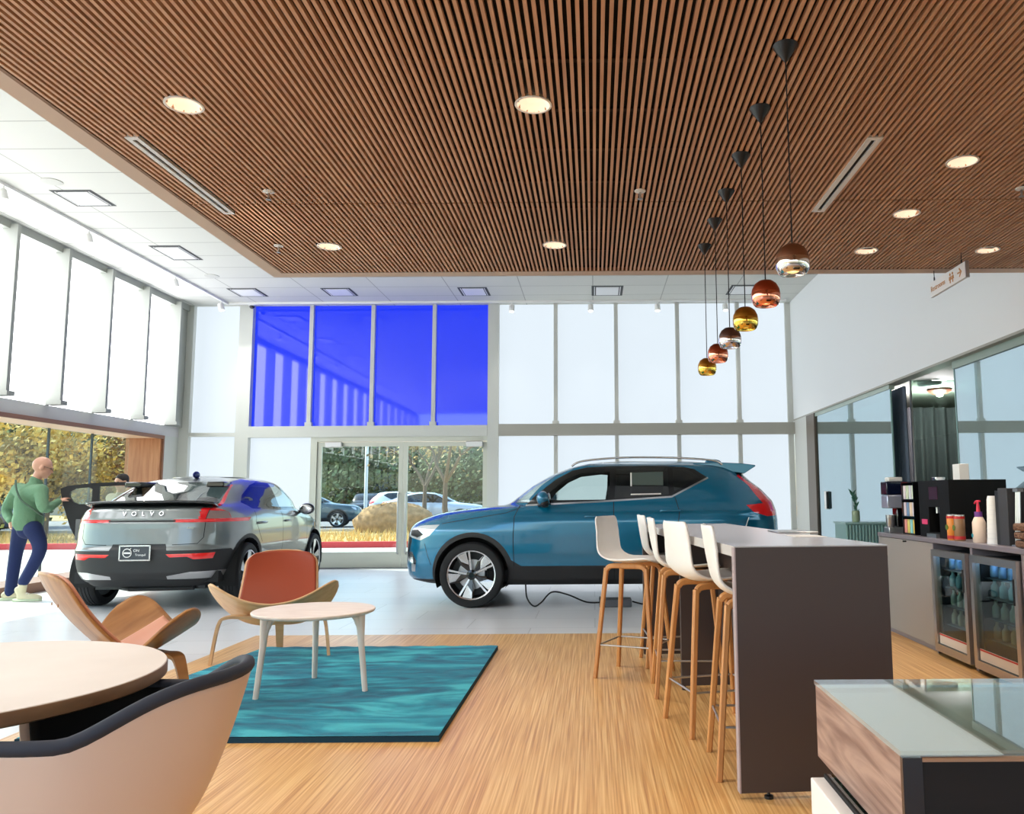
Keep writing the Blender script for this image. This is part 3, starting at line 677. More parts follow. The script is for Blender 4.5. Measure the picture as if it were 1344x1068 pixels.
# long bar table
M['table_dark'] = pm('table_laminate', (68, 57, 55), 0.5); M['table_top'] = pm('table_top_grey', (206, 204, 212), 0.2); M['table_edge'] = pm('table_edge_grey', (196, 192, 190), 0.45)
t = thing('bar_table', 'long high bar table with dark brown slab ends and grey top', 'table', (0.572, 3.38, 0.006), math.radians(4.0))
Lb, Wb = 2.95, 0.648
boxo('tabletop', (0.0, Wb, 0.0, Lb, 0.952, 0.994), M['table_edge'], t)
boxo('top_surface', (0.001, Wb - 0.001, 0.001, Lb - 0.001, 0.994, 0.9955), M['table_top'], t)
boxo('end_panel', (0.004, Wb - 0.004, -0.004, 0.036, 0.028, 0.990), M['table_dark'], t)
boxo('end_panel', (0.0, Wb, Lb - 0.04, Lb, 0.028, 0.952), M['table_dark'], t)
boxo('middle_panel', (0.10, Wb - 0.05, 1.86, 1.90, 0.028, 0.952), M['table_dark'], t)
boxo('modesty_panel', (0.34, 0.36, 0.036, Lb - 0.04, 0.25, 0.952), M['table_dark'], t)
boxo('edge_strip', (-0.002, 0.004, -0.006, 0.036, 0.028, 0.990), pm('edge_strip', (170, 156, 160), 0.5), t)
for yy in (0.016, 1.88, Lb - 0.02):
    for xx in (0.12, Wb - 0.1):
        bm = bmesh.new(); lathe(bm, [(0.018, 0), (0.018, 0.012), (0.006, 0.014), (0.006, 0.03)], 14, c=(xx, yy, 0)); obj('foot', bm, M['black'], t)
tag(boxo('tray', (1.02, 1.24, 4.55, 4.85, 1.0025, 1.010), M['steel'], bevel=0.003), 'flat grey tray lying on the far right of the bar table', 'tray')
tag(boxo('paper_sheet', (1.0, 1.16, 4.1, 4.32, 1.002, 1.0035), M['white']), 'white sheet of paper lying on the bar table', 'paper')

# glass-topped desk, bottom right
M['deskwood'] = grain(pm('desk_veneer', (138, 106, 94), 0.45), (128, 98, 88), (176, 146, 132), (2.2, 0.7, 9), 2.2, 7.0, lo=.36, hi=.62, distort=2.2)
M['deskdark'] = wood('desk_front_dark', (18, 11, 10), (26, 16, 14), (1, 3, 6), 0.8)
t = thing('reception_desk', 'veneered desk box with a clear glass top at the bottom right', 'desk', (0.54, 1.50, 0.0))
boxo('desk_side', (0.0, 0.03, 0.006, 0.56, 0.575, 0.742), M['deskwood'], t)
boxo('desk_front', (0.035, 1.6, -0.004, 0.02, 0.0, 0.735), M['deskdark'], t)
boxo('desk_lower', (0.10, 1.6, 0.02, 0.56, 0.0, 0.70), M['deskdark'], t)
boxo('front_trim', (0.035, 1.6, -0.006, 0.015, 0.735, 0.739), pm('edge_tan', (170, 128, 100), 0.5), t)
boxo('corner_post', (0.0, 0.035, -0.006, 0.006, 0.50, 0.742), M['blackgloss'], t)
boxo('inner_top', (0.0, 0.185, 0.006, 0.555, 0.7425, 0.7435), M['white'], t)
boxo('inner_panel', (0.04, 1.6, 0.02, 0.555, 0.700, 0.741), pm('ceiling_reflection_taupe', (138, 126, 108), 0.35), t)  # taupe stands in for the ceiling reflected in the glass top
boxo('glass_top', (-0.003, 1.6, -0.006, 0.562, 0.744, 0.754), glass_mat('desk_glass', (244, 250, 249), 0.10), t)
t2 = thing('display_plinth', 'low white plinth with a glass top beside the veneered desk', 'plinth', (0.492, 1.35, 0.0))
boxo('plinth_body', (0.0, 0.12, -0.5, 0.60, 0.0, 0.562), M['white'], t2, bevel=0.003)
boxo('plinth_glass', (0.035, 0.118, -0.5, 0.595, 0.562, 0.570), glass_mat('plinth_glass', (196, 214, 206), 0.2), t2)
boxo('plinth_slot', (0.03, 0.036, -0.5, 0.595, 0.56, 0.5715), M['blackmatt'], t2)

# ------------------------------------------------------------------ drinks counter
M['countertop'] = pm('counter_top', (132, 126, 134), 0.3); M['counterfront'] = pm('counter_front', (158, 152, 148), 0.5); M['countercar'] = pm('counter_carcass', (140, 132, 138), 0.5)
CX, CY1, CZ = 2.63, 7.62, 0.875
t = thing('drinks_counter', 'long grey drinks counter with two glass fridges built in', 'counter', (CX, 0, 0.006))
boxo('worktop', (-0.01, 0.66, 3.4, CY1, 0.835, CZ - 0.006), M['countertop'], t, bevel=0.003)
boxo('cabinet_door', (0.0, 0.02, 6.42, CY1 - 0.02, 0.04, 0.830), M['counterfront'], t, bevel=0.002)
bm = bmesh.new()
for y0, y1 in ((CY1 - 0.02, CY1), (6.40, 6.42), (5.745, 5.78), (5.07, 5.09), (3.4, 3.42)): box(bm, 0.0, 0.64, y0, y1, 0.0, 0.835)
box(bm, 0.62, 0.64, 3.4, CY1, 0.0, 0.835); box(bm, 0.02, 0.1, 6.42, CY1, 0, 0.04)
obj('carcass', bm, M['countercar'], t)
boxo('cabinet_door', (0.0, 0.02, 3.42, 5.07, 0.04, 0.830), M['counterfront'], t)
bm = bmesh.new(); tube(bm, [(-0.03, 6.95, 0.818), (0.0, 6.95, 0.818)], 0.006, 8); obj('door_knob', bm, M['black'], t)
M['fridgeframe'] = pm('fridge_frame', (196, 190, 186), 0.28, 0.9)
M['fridgedark'] = pm('fridge_inside', (30, 38, 46), 0.5)
M['fglass'] = glass_mat('fridge_glass', (214, 230, 230), 0.02)
def fridge(y0, y1, label, which):
    w = y1 - y0
    t = thing('drinks_fridge', label, 'fridge', (CX, y0, 0.006), 0, 'undercounter drinks fridges')
    bm = bmesh.new()
    box(bm, 0.04, 0.56, 0, 0.02, 0.04, 0.78); box(bm, 0.04, 0.56, w - 0.02, w, 0.04, 0.78); box(bm, 0.54, 0.56, 0, w, 0.04, 0.78); box(bm, 0.04, 0.56, 0, w, 0.04, 0.06); box(bm, 0.04, 0.56, 0, w, 0.76, 0.78)
    obj('cabinet_body', bm, M['fridgedark'], t)
    bm = bmesh.new(); f = 0.045
    box(bm, -0.03, 0.02, 0.0, f, 0.03, 0.79); box(bm, -0.03, 0.02, w - f, w, 0.03, 0.79); box(bm, -0.03, 0.02, f, w - f, 0.03, 0.085); box(bm, -0.03, 0.02, f, w - f, 0.74, 0.79)
    d = obj('fridge_door', bm, M['fridgeframe'], t)
    boxo('door_glass', (-0.012, -0.004, f, w - f, 0.085, 0.74), M['fglass'], d)
    bm = bmesh.new(); tube(bm, [(-0.045, 0.012, 0.52), (-0.045, 0.012, 0.68)], 0.006, 8); obj('door_handle', bm, M['black'], d)
    boxo('door_sticker', (-0.0145, -0.0122, f + 0.01, w - f - 0.01, 0.09, 0.165), pm('sticker', (232, 226, 220), 0.6), d)
    boxo('sticker_stripe', (-0.0150, -0.0146, f + 0.01, w - f - 0.01, 0.152, 0.163), pm('sticker_red', (190, 44, 40), 0.6), d)
    bm = bmesh.new()
    for z in (0.22, 0.36, 0.50, 0.63): box(bm, 0.06, 0.52, 0.02, w - 0.02, z, z + 0.006)
    obj('shelf', bm, pm('shelf_wire', (150, 160, 165), 0.3, 0.6), t)
    boxo('interior_light', (0.08, 0.10, 0.05, w - 0.05, 0.752, 0.76), pm('fridge_light', (200, 220, 255), 0.4, emit=(205, 222, 250), estr=9.0), t)
    cols = {0.636: (150, 190, 235), 0.506: (160, 205, 220), 0.366: (190, 205, 195), 0.226: (206, 190, 160)}
    for z, c in cols.items():
        for k in range(5):
            yy = y0 + 0.08 + k * (w - 0.16) / 4
            bm = bmesh.new(); lathe(bm, [(0.02, 0), (0.026, 0.006), (0.026, 0.07), (0.011, 0.092), (0.012, 0.112)], 14)
            o = obj('bottle', bm, M['bot%g' % z] if 'bot%g' % z in M else M.setdefault('bot%g' % z, pm('bottle_%g' % z, c, 0.2)), smooth=40); o.location = (CX + 0.10, yy, z + 0.006 + 0.006)
            shelf = {0.636: 'top', 0.506: 'second', 0.366: 'third', 0.226: 'bottom'}[z]
            tag(o, '%s of five pale drink bottles on the %s shelf of the %s fridge' % (['right end', 'second from right', 'middle one', 'second from left', 'left end'][k], shelf, which), 'bottle', 'bottles on the %s shelf of the %s fridge' % (shelf, which))
fridge(5.80, 6.385, 'steel framed glass drinks fridge, the farther one next to the grey door', 'farther')
fridge(5.105, 5.735, 'steel framed glass drinks fridge, the nearer one at the right edge', 'nearer')

# things on the counter
CT = CZ
def lab(o, l, c, g=None): return tag(o, l, c, g)
t = thing('coffee_maker', 'small black and silver pod coffee maker at the far end of the counter', 'coffee maker', (2.70, 7.46, CT))
boxo('base', (-0.05, 0.12, -0.07, 0.07, 0.0, 0.05), M['steel'], t, bevel=0.006)
boxo('column', (0.03, 0.12, -0.06, 0.06, 0.05, 0.23), M['blackgloss'], t, bevel=0.01)
boxo('head', (-0.06, 0.12, -0.08, 0.08, 0.22, 0.34), pm('silver_blue', (170, 178, 200), 0.3, 0.5), t, bevel=0.01)
boxo('water_tank', (-0.06, 0.12, -0.08, 0.08, 0.34, 0.46), pm('navy_gloss', (14, 22, 48), 0.15), t, bevel=0.008)
boxo('lid', (-0.03, 0.10, -0.05, 0.05, 0.46, 0.50), M['white'], t, bevel=0.01)
bm = bmesh.new(); lathe(bm, [(0.03, 0.05), (0.036, 0.06), (0.042, 0.16), (0.04, 0.16), (0.034, 0.065)], 20, c=(-0.01, 0, 0)); obj('cup', bm, M['steel'], t, smooth=True)
t = thing('capsule_rack', 'black rack of coloured drink sachets beside the coffee maker', 'rack', (2.70, 7.06, CT))
bm = bmesh.new()
box(bm, 0.0, 0.16, -0.135, -0.125, 0, 0.45); box(bm, 0.0, 0.16, 0.125, 0.135, 0, 0.45); box(bm, 0.15, 0.16, -0.13, 0.13, 0, 0.45)
for z in (0.0, 0.145, 0.29, 0.44): box(bm, 0, 0.16, -0.13, 0.13, z, z + 0.01)
obj('rack_frame', bm, M['blackgloss'], t)
cs = [(232, 222, 228), (210, 226, 196), (214, 216, 226), (226, 240, 220), (228, 214, 222), (120, 150, 190), (238, 214, 190), (232, 226, 236), (240, 160, 150), (226, 210, 120), (150, 216, 216), (246, 206, 90)]
for r in range(3):
    for k in range(4):
        o = boxo('drink_sachet', (-0.035, 0.035, -0.024, 0.024, 0, 0.118), pm('sachet_%d' % (r * 4 + k), cs[r * 4 + k], 0.5), bevel=0.003)
        o.location = (2.745, 7.06 + 0.095 - k * 0.0633, CT + 0.011 + (2 - r) * 0.145)
        lab(o, '%s drink sachet in the %s row of the black rack' % (['leftmost', 'second', 'third', 'rightmost'][k], ['top', 'middle', 'bottom'][r]), 'sachet', 'sachets in the black rack')
t = thing('coffee_machine', 'large black coffee machine in the middle of the counter', 'coffee machine', (2.72, 6.52, CT))
bm = bmesh.new(); box(bm, 0.06, 0.42, -0.29, 0.29, 0, 0.45); box(bm, -0.02, 0.06, 0.10, 0.29, 0, 0.45); box(bm, -0.02, 0.06, -0.29, -0.10, 0, 0.45); box(bm, -0.02, 0.06, -0.10, 0.10, 0.24, 0.45); box(bm, -0.02, 0.06, -0.10, 0.10, 0, 0.04)
obj('machine_body', bm, pm('machine_black', (10, 10, 11), 0.6, spec=0.2), t)
bm = bmesh.new(); tube(bm, [(0.02, -0.03, 0.24), (0.02, -0.03, 0.19)], 0.012, 10); tube(bm, [(0.02, 0.03, 0.24), (0.02, 0.03, 0.19)], 0.012, 10); obj('spout', bm, M['steel'], t)
boxo('display', (-0.023, -0.02, -0.08, 0.08, 0.30, 0.40), pm('display_dark', (60, 34, 52), 0.2), t)
boxo('drip_tray', (-0.05, 0.06, -0.09, 0.09, 0.0, 0.03), M['steel'], t)
boxo('pink_badge', (-0.024, -0.021, 0.13, 0.24, 0.10, 0.14), pm('badge_pink', (225, 70, 120), 0.4), t)
lab(boxo('coffee_bean_box', (2.90, 2.98, 6.48, 6.60, CT + 0.452, CT + 0.58), M['white'], bevel=0.004), 'small white box standing on the black coffee machine', 'box')
lab(boxo('sugar_packet', (2.80, 2.88, 6.70, 6.78, CT + 0.452, CT + 0.482), M['chrome'], bevel=0.004), 'small silver packet lying on the black coffee machine', 'packet')
def can(y, label, c1):
    t = thing('snack_can', label, 'can', (2.665, y, CT), 0, 'snack cans in front of the coffee machine')
    bm = bmesh.new(); lathe(bm, [(0.036, 0.0), (0.038, 0.004), (0.038, 0.176), (0.036, 0.18)], 28); obj('can_body', bm, c1, t, smooth=40)
    for z0_, z1_ in ((0.16, 0.178), (0.012, 0.035)):
        bm = bmesh.new(); lathe(bm, [(0.0386, z0_), (0.0386, z1_)], 28); obj('red_band', bm, pm('can_red', (196, 36, 40), 0.4), t, smooth=40)
    bm = bmesh.new(); tube(bm, [(-0.036, 0.008, 0.095), (-0.0405, 0.008, 0.095)], 0.021, 20); obj('logo_patch', bm, pm('can_green', (92, 118, 40), 0.5), t)
    bm = bmesh.new(); lathe(bm, [(0.0365, 0.18), (0.0365, 0.188), (0.034, 0.19)], 28); obj('lid', bm, M['steel'], t, smooth=40)
can(6.12, 'orange and red snack can, the left one of the pair by the black machine', pm('can_orange', (222, 140, 50), 0.4))
can(6.00, 'tan and brown snack can, the right one of the pair by the black machine', pm('can_tan', (146, 112, 78), 0.4))
t = thing('pump_bottle', 'white sanitizer bottle with purple collar and pink pump', 'bottle', (2.70, 5.77, CT))
bm = bmesh.new(); lathe(bm, [(0.04, 0), (0.045, 0.008), (0.045, 0.14), (0.03, 0.175), (0.018, 0.185)], 24); obj('bottle_body', bm, pm('bottle_peach', (238, 216, 196), 0.4), t, smooth=True)
bm = bmesh.new(); lathe(bm, [(0.026, 0.18), (0.026, 0.215)], 20); obj('collar', bm, pm('purple', (110, 50, 140), 0.4), t, smooth=40)
bm = bmesh.new(); tube(bm, [(0, 0, 0.21), (0, 0, 0.285)], [0.014, 0.007], 12); tube(bm, smoothpath([(0, 0.045, 0.272), (0, 0.03, 0.285), (0, 0, 0.289), (0, -0.03, 0.289)], 4), 0.007, 10); obj('pump', bm, pm('pump_pink', (222, 40, 70), 0.35), t, smooth=True)
bm = bmesh.new(); tube(bm, [(-0.043, 0.01, 0.05), (-0.046, 0.01, 0.05)], 0.014, 16); obj('label_dot', bm, pm('teal_dot', (40, 150, 170), 0.5), t)
t = thing('cup_stack', 'tall stack of white paper cups beside the pump bottle', 'cups', (2.72, 5.60, CT))
bm = bmesh.new(); lathe(bm, [(0.045, 0), (0.034, 0.30), (0.028, 0.325)], 28); obj('cup_wall', bm, M['white'], t, smooth=40)
bm = bmesh.new()
for k in range(9): lathe(bm, [(0.0462 - k * 0.0012, 0.004 + k * 0.032), (0.0462 - k * 0.0012, 0.008 + k * 0.032)], 28)
obj('cup_rim', bm, M['grille'], t, smooth=40)
t = thing('cup_dispenser', 'dark grey upright box dispenser right of the white cups', 'dispenser', (2.70, 5.42, CT))
boxo('box_body', (0, 0.18, -0.06, 0.06, 0, 0.375), pm('charcoal', (56, 56, 60), 0.5), t, bevel=0.004); boxo('box_side', (0.01, 0.19, 0.061, 0.12, 0, 0.36), M['black'], t)
t = thing('metal_rack', 'slim silver upright rack between two dark dispensers', 'rack', (2.72, 5.29, CT))
bm = bmesh.new()
for k in range(3): tube(bm, [(0, -0.025 + 0.025 * k, 0), (0.02, -0.02 + 0.02 * k, 0.36)], 0.007, 8)
box(bm, -0.02, 0.06, -0.04, 0.04, 0, 0.01); box(bm, 0.0, 0.04, -0.03, 0.03, 0.35, 0.37); obj('rack_bars', bm, M['steel'], t)
t = thing('cup_dispenser', 'dark grey box dispenser behind the woven basket', 'dispenser', (2.78, 5.12, CT))
boxo('box_body', (0, 0.18, -0.09, 0.09, 0, 0.38), pm('charcoal_b', (62, 62, 66), 0.5), t, bevel=0.004); boxo('box_lid', (-0.002, 0.182, -0.092, 0.092, 0.38, 0.395), M['black'], t)
t = thing('snack_basket', 'brown woven basket with yellow packets at the right edge', 'basket', (2.68, 5.06, CT))
m = pm('wicker', (96, 66, 50), 0.8); 
bm = bmesh.new()
for k in range(3):
    box(bm, -0.05 - 0.004 * k, 0.12, -0.19, 0.10, 0.004 + k * 0.052, 0.05 + k * 0.052)
obj('basket_weave', bm, grain(m, (70, 46, 34), (140, 104, 82), (40, 40, 60), 2.0, 3.0, bump=1.0), t, bevel=0.012)
boxo('yellow_packet', (-0.02, 0.06, -0.10, 0.02, 0.155, 0.19), pm('packet_yellow', (244, 196, 60), 0.5), t, bevel=0.01)

# ribbed cabinet with plant by the far glazing
M['ribbed'] = pm('ribbed_teal', (128, 168, 166), 0.35)
t = thing('ribbed_cabinet', 'low teal ribbed glass cabinet standing by the office glazing', 'cabinet', (2.98, 8.95, 0.0))
bm = bmesh.new()
for k in range(18): tube(bm, [(-0.29 + k * 0.034, -0.2, 0.03), (-0.29 + k * 0.034, -0.2, 0.90)], 0.0165, 10)
obj('ribbed_front', bm, M['ribbed'], t, smooth=True); boxo('cabinet_body', (-0.30, 0.32, -0.19, 0.2, 0.0, 0.91), M['ribbed'], t); boxo('cabinet_top', (-0.315, 0.335, -0.225, 0.21, 0.91, 0.93), pm('teal_top', (150, 184, 182), 0.2), t)
t = thing('potted_plant', 'small green succulent in a pale vase on the ribbed cabinet', 'plant', (2.83, 8.88, 0.93))
bm = bmesh.new(); lathe(bm, [(0.035, 0), (0.042, 0.01), (0.042, 0.11), (0.036, 0.12)], 24); obj('vase', bm, pm('vase_green', (150, 168, 140), 0.35), t, smooth=True)
bm = bmesh.new(); rnd = random.Random(3)
P = smoothpath([(0, 0, 0.1), (0.01, 0, 0.18), (-0.015, 0.01, 0.25), (-0.035, 0, 0.33)], 5); tube(bm, P, 0.006, 8)
for i in range(46):
    p = P[int(rnd.random() * (len(P) - 1))]; a = rnd.random() * 2 * PI; d = Vector((math.cos(a), math.sin(a), 0.5 + rnd.random())).normalized() * (0.03 + 0.03 * rnd.random())
    ellips(bm, p + d * 0.5, (0.006, 0.006, d.length * 0.55), 6, 4, d.to_track_quat('Z', 'Y').to_matrix())
obj('leaves', bm, pm('plant_green', (44, 104, 84), 0.5), t, smooth=True)
t = thing('door_sensor', 'small white and black switch plate on the far office glazing', 'switch', (3.655, 12.9, 1.15))
boxo('plate', (-0.03, 0.0, -0.12, 0.0, -0.14, 0.14), M['white'], t, bevel=0.003); boxo('black_strip', (-0.034, -0.0, -0.145, -0.121, -0.13, 0.13), M['black'], t)

# ------------------------------------------------------------------ cars
def interp(tab, z):
    if z <= tab[0][0]: return tab[0][1]
    for (a, b), (c, d) in zip(tab, tab[1:]):
        if z <= c: return b + (d - b) * (z - a) / (c - a)
    return tab[-1][1]

def pip(p, poly):
    x, y = p; c = False; j = len(poly) - 1
    for i in range(len(poly)):
        xi, yi = poly[i]; xj, yj = poly[j]
        if (yi > y) != (yj > y) and x < (xj - xi) * (y - yi) / (yj - yi) + xi: c = not c
        j = i
    return c

def strip_poly(pts, w):
    pts = [Vector(p) for p in pts]; Lp, Rp = [], []
    for i, p in enumerate(pts):
        d = (pts[min(i + 1, len(pts) - 1)] - pts[max(i - 1, 0)]).normalized(); n = Vector((-d.y, d.x)) * w / 2
        Lp.append(tuple(p + n)); Rp.append(tuple(p - n))
    return Lp + Rp[::-1]

def circ(cx, cz, r, n=28, a0=0, a1=360):
    return [(cx + r * math.cos(math.radians(a0 + (a1 - a0) * i / n)), cz + r * math.sin(math.radians(a0 + (a1 - a0) * i / n))) for i in range(n)]

def car_shell(S, step=0.03, na=56):
    def zs_of(tab):
        out = []
        for (z0, x0), (z1, x1) in zip(tab, tab[1:]):
            k = max(1, int(math.hypot(z1 - z0, x1 - x0) / step)); out += [z0 + (z1 - z0) * i / k for i in range(k)]
        out.append(tab[-1][0]); return out
    zs = sorted(set(zs_of(S['F']) + zs_of(S['R']) + zs_of(S['W']))); z2 = [zs[0]]
    for z in zs[1:]:
        if z - z2[-1] > 0.0016: z2.append(z)
    # smooth sampled profiles a little
    def sm(tab, z, h=0.012): return (interp(tab, z - h) + 2 * interp(tab, z) + interp(tab, z + h)) / 4 if tab[0][0] + h < z < tab[-1][0] - h else interp(tab, z)
    rows = []
    for z in z2:
        xf, xr, w = sm(S['F'], z), sm(S['R'], z), sm(S['W'], z, 0.02)
        nf, nr = interp(S['nf'], z), interp(S['nr'], z); xm = S['xm']
        if not xf < xm < xr: xm = (xf + xr) / 2
        row = []
        for k in range(2 * na + 1):
            a = PI * k / (2 * na)   # 0 front centre .. pi rear centre, side y>0
            c, s = math.cos(a), math.sin(a); n = nf if c > 0 else nr; L_ = (xm - xf) if c > 0 else (xr - xm)
            row.append((xm - L_ * math.copysign(abs(c) ** (2 / n), c), w * abs(s) ** (2 / n), z))
        rows.append(row)
    faces = []
    for r0, r1 in zip(rows, rows[1:]):
        for k in range(2 * na):
            q = [r0[k], r0[k + 1], r1[k + 1], r1[k]]; faces.append(q); faces.append([(x, -y, z) for x, y, z in q][::-1])
    return faces, rows

VIEW = {'side': lambda p: (p[0], p[2]), 'rear': lambda p: (p[1], p[2]), 'front': lambda p: (p[1], p[2]), 'top': lambda p: (p[0], p[1])}
def cut_region(faces, labels, view, poly, lab, xm, ymin=0.0, only=None):
    pr = VIEW[view]; x0 = min(p[0] for p in poly); x1 = max(p[0] for p in poly); y0 = min(p[1] for p in poly); y1 = max(p[1] for p in poly)
    cand, nf, nl = [], [], []
    for f, l in zip(faces, labels):
        c = sum(p[0] for p in f) / len(f); ok = (view == 'side' and abs(f[0][1]) >= ymin) or (view == 'rear' and c > xm) or (view == 'front' and c < xm) or view == 'top'
        if ok and (only is None or l in only):
            q = [pr(p) for p in f]; a0 = min(v[0] for v in q); a1 = max(v[0] for v in q); b0 = min(v[1] for v in q); b1 = max(v[1] for v in q)
            if a1 >= x0 and a0 <= x1 and b1 >= y0 and b0 <= y1: cand.append((f, q, (a0, a1, b0, b1), l)); continue
        nf.append(f); nl.append(l)
    n = len(poly)
    for i in range(n):
        (px, py), (qx, qy) = poly[i], poly[(i + 1) % n]; nx, ny = -(qy - py), qx - px; ln = math.hypot(nx, ny)
        if ln < 1e-9: continue
        nx /= ln; ny /= ln; s0, s1, t0, t1 = min(px, qx) - 1e-4, max(px, qx) + 1e-4, min(py, qy) - 1e-4, max(py, qy) + 1e-4
        new = []
        for it in cand:
            f, q, bb, l = it
            if bb[1] < s0 or bb[0] > s1 or bb[3] < t0 or bb[2] > t1: new.append(it); continue
            d = [(v[0] - px) * nx + (v[1] - py) * ny for v in q]
            if min(d) > -1e-5 or max(d) < 1e-5: new.append(it); continue
            for sg in (1, -1):
                out = []
                for k in range(len(f)):
                    a, b = k, (k + 1) % len(f); da, db = d[a] * sg, d[b] * sg
                    if da >= -1e-9: out.append(f[a])
                    if (da > 1e-9 and db < -1e-9) or (da < -1e-9 and db > 1e-9):
                        t = da / (da - db); out.append(tuple(f[a][j] + (f[b][j] - f[a][j]) * t for j in range(3)))
                if len(out) >= 3:
                    qq = [pr(p) for p in out]
                    new.append((out, qq, (min(v[0] for v in qq), max(v[0] for v in qq), min(v[1] for v in qq), max(v[1] for v in qq)), l))
        cand = new
    for f, q, bb, l in cand:
        c = (sum(v[0] for v in q) / len(q), sum(v[1] for v in q) / len(q)); nf.append(f); nl.append(lab if pip(c, poly) else l)
    return nf, nl

def mesh_from(faces, name, mat, parent, flip=False):
    vd, vl, fl = {}, [], []
    for f in faces:
        idx = []
        for p in f:
            k = (round(p[0], 5), round(p[1], 5), round(p[2], 5))
            if k not in vd: vd[k] = len(vl); vl.append(k)
            if not idx or idx[-1] != vd[k]: idx.append(vd[k])
        if len(idx) > 1 and idx[0] == idx[-1]: idx.pop()
        if len(set(idx)) >= 3 and len(set(idx)) == len(idx): fl.append(idx[::-1])
    me = bpy.data.meshes.new(name); me.from_pydata(vl, [], fl); me.validate(); me.update()
    o = bpy.data.objects.new(name, me); COL.objects.link(o); me.materials.append(mat); o.parent = parent
    for p in me.polygons: p.use_smooth = True
    return o

def paint(name, rgb, metal=0.35, rough=0.28, flake=0.0):
    m = pm(name, rgb, rough, metal, coat=1.0)
    g = N(m, 'ShaderNodeNewGeometry'); mx = N(m, 'ShaderNodeMix'); mx.data_type = 'RGBA'
    L(m, g.outputs['Backfacing'], mx.inputs[0]); mx.inputs[6].default_value = lin(rgb); mx.inputs[7].default_value = lin((40, 40, 44)); L(m, mx.outputs[2], B(m).inputs['Base Color'])
    return m

M['clad'] = pm('cladding_black', (34, 34, 36), 0.55); M['seam'] = pm('panel_gap', (10, 12, 14), 0.8)
M['carglass'] = glass_mat('car_glass', (226, 236, 233), 0.03); M['cartint'] = glass_mat('tinted_car_glass', (44, 48, 50), 0.06)
M['tailred'] = pm('tail_lamp_red', (205, 20, 26), 0.12, coat=1.0, emit=(220, 20, 26), estr=0.12); M['tailclear'] = pm('tail_lamp_clear', (150, 120, 116), 0.15, coat=1.0)
M['headlamp'] = pm('headlamp', (205, 212, 216), 0.12, 0.3, coat=1.0); M['interior'] = pm('car_interior', (30, 30, 32), 0.8)
M['machined'] = pm('machined_alloy', (212, 212, 214), 0.25, 0.85)

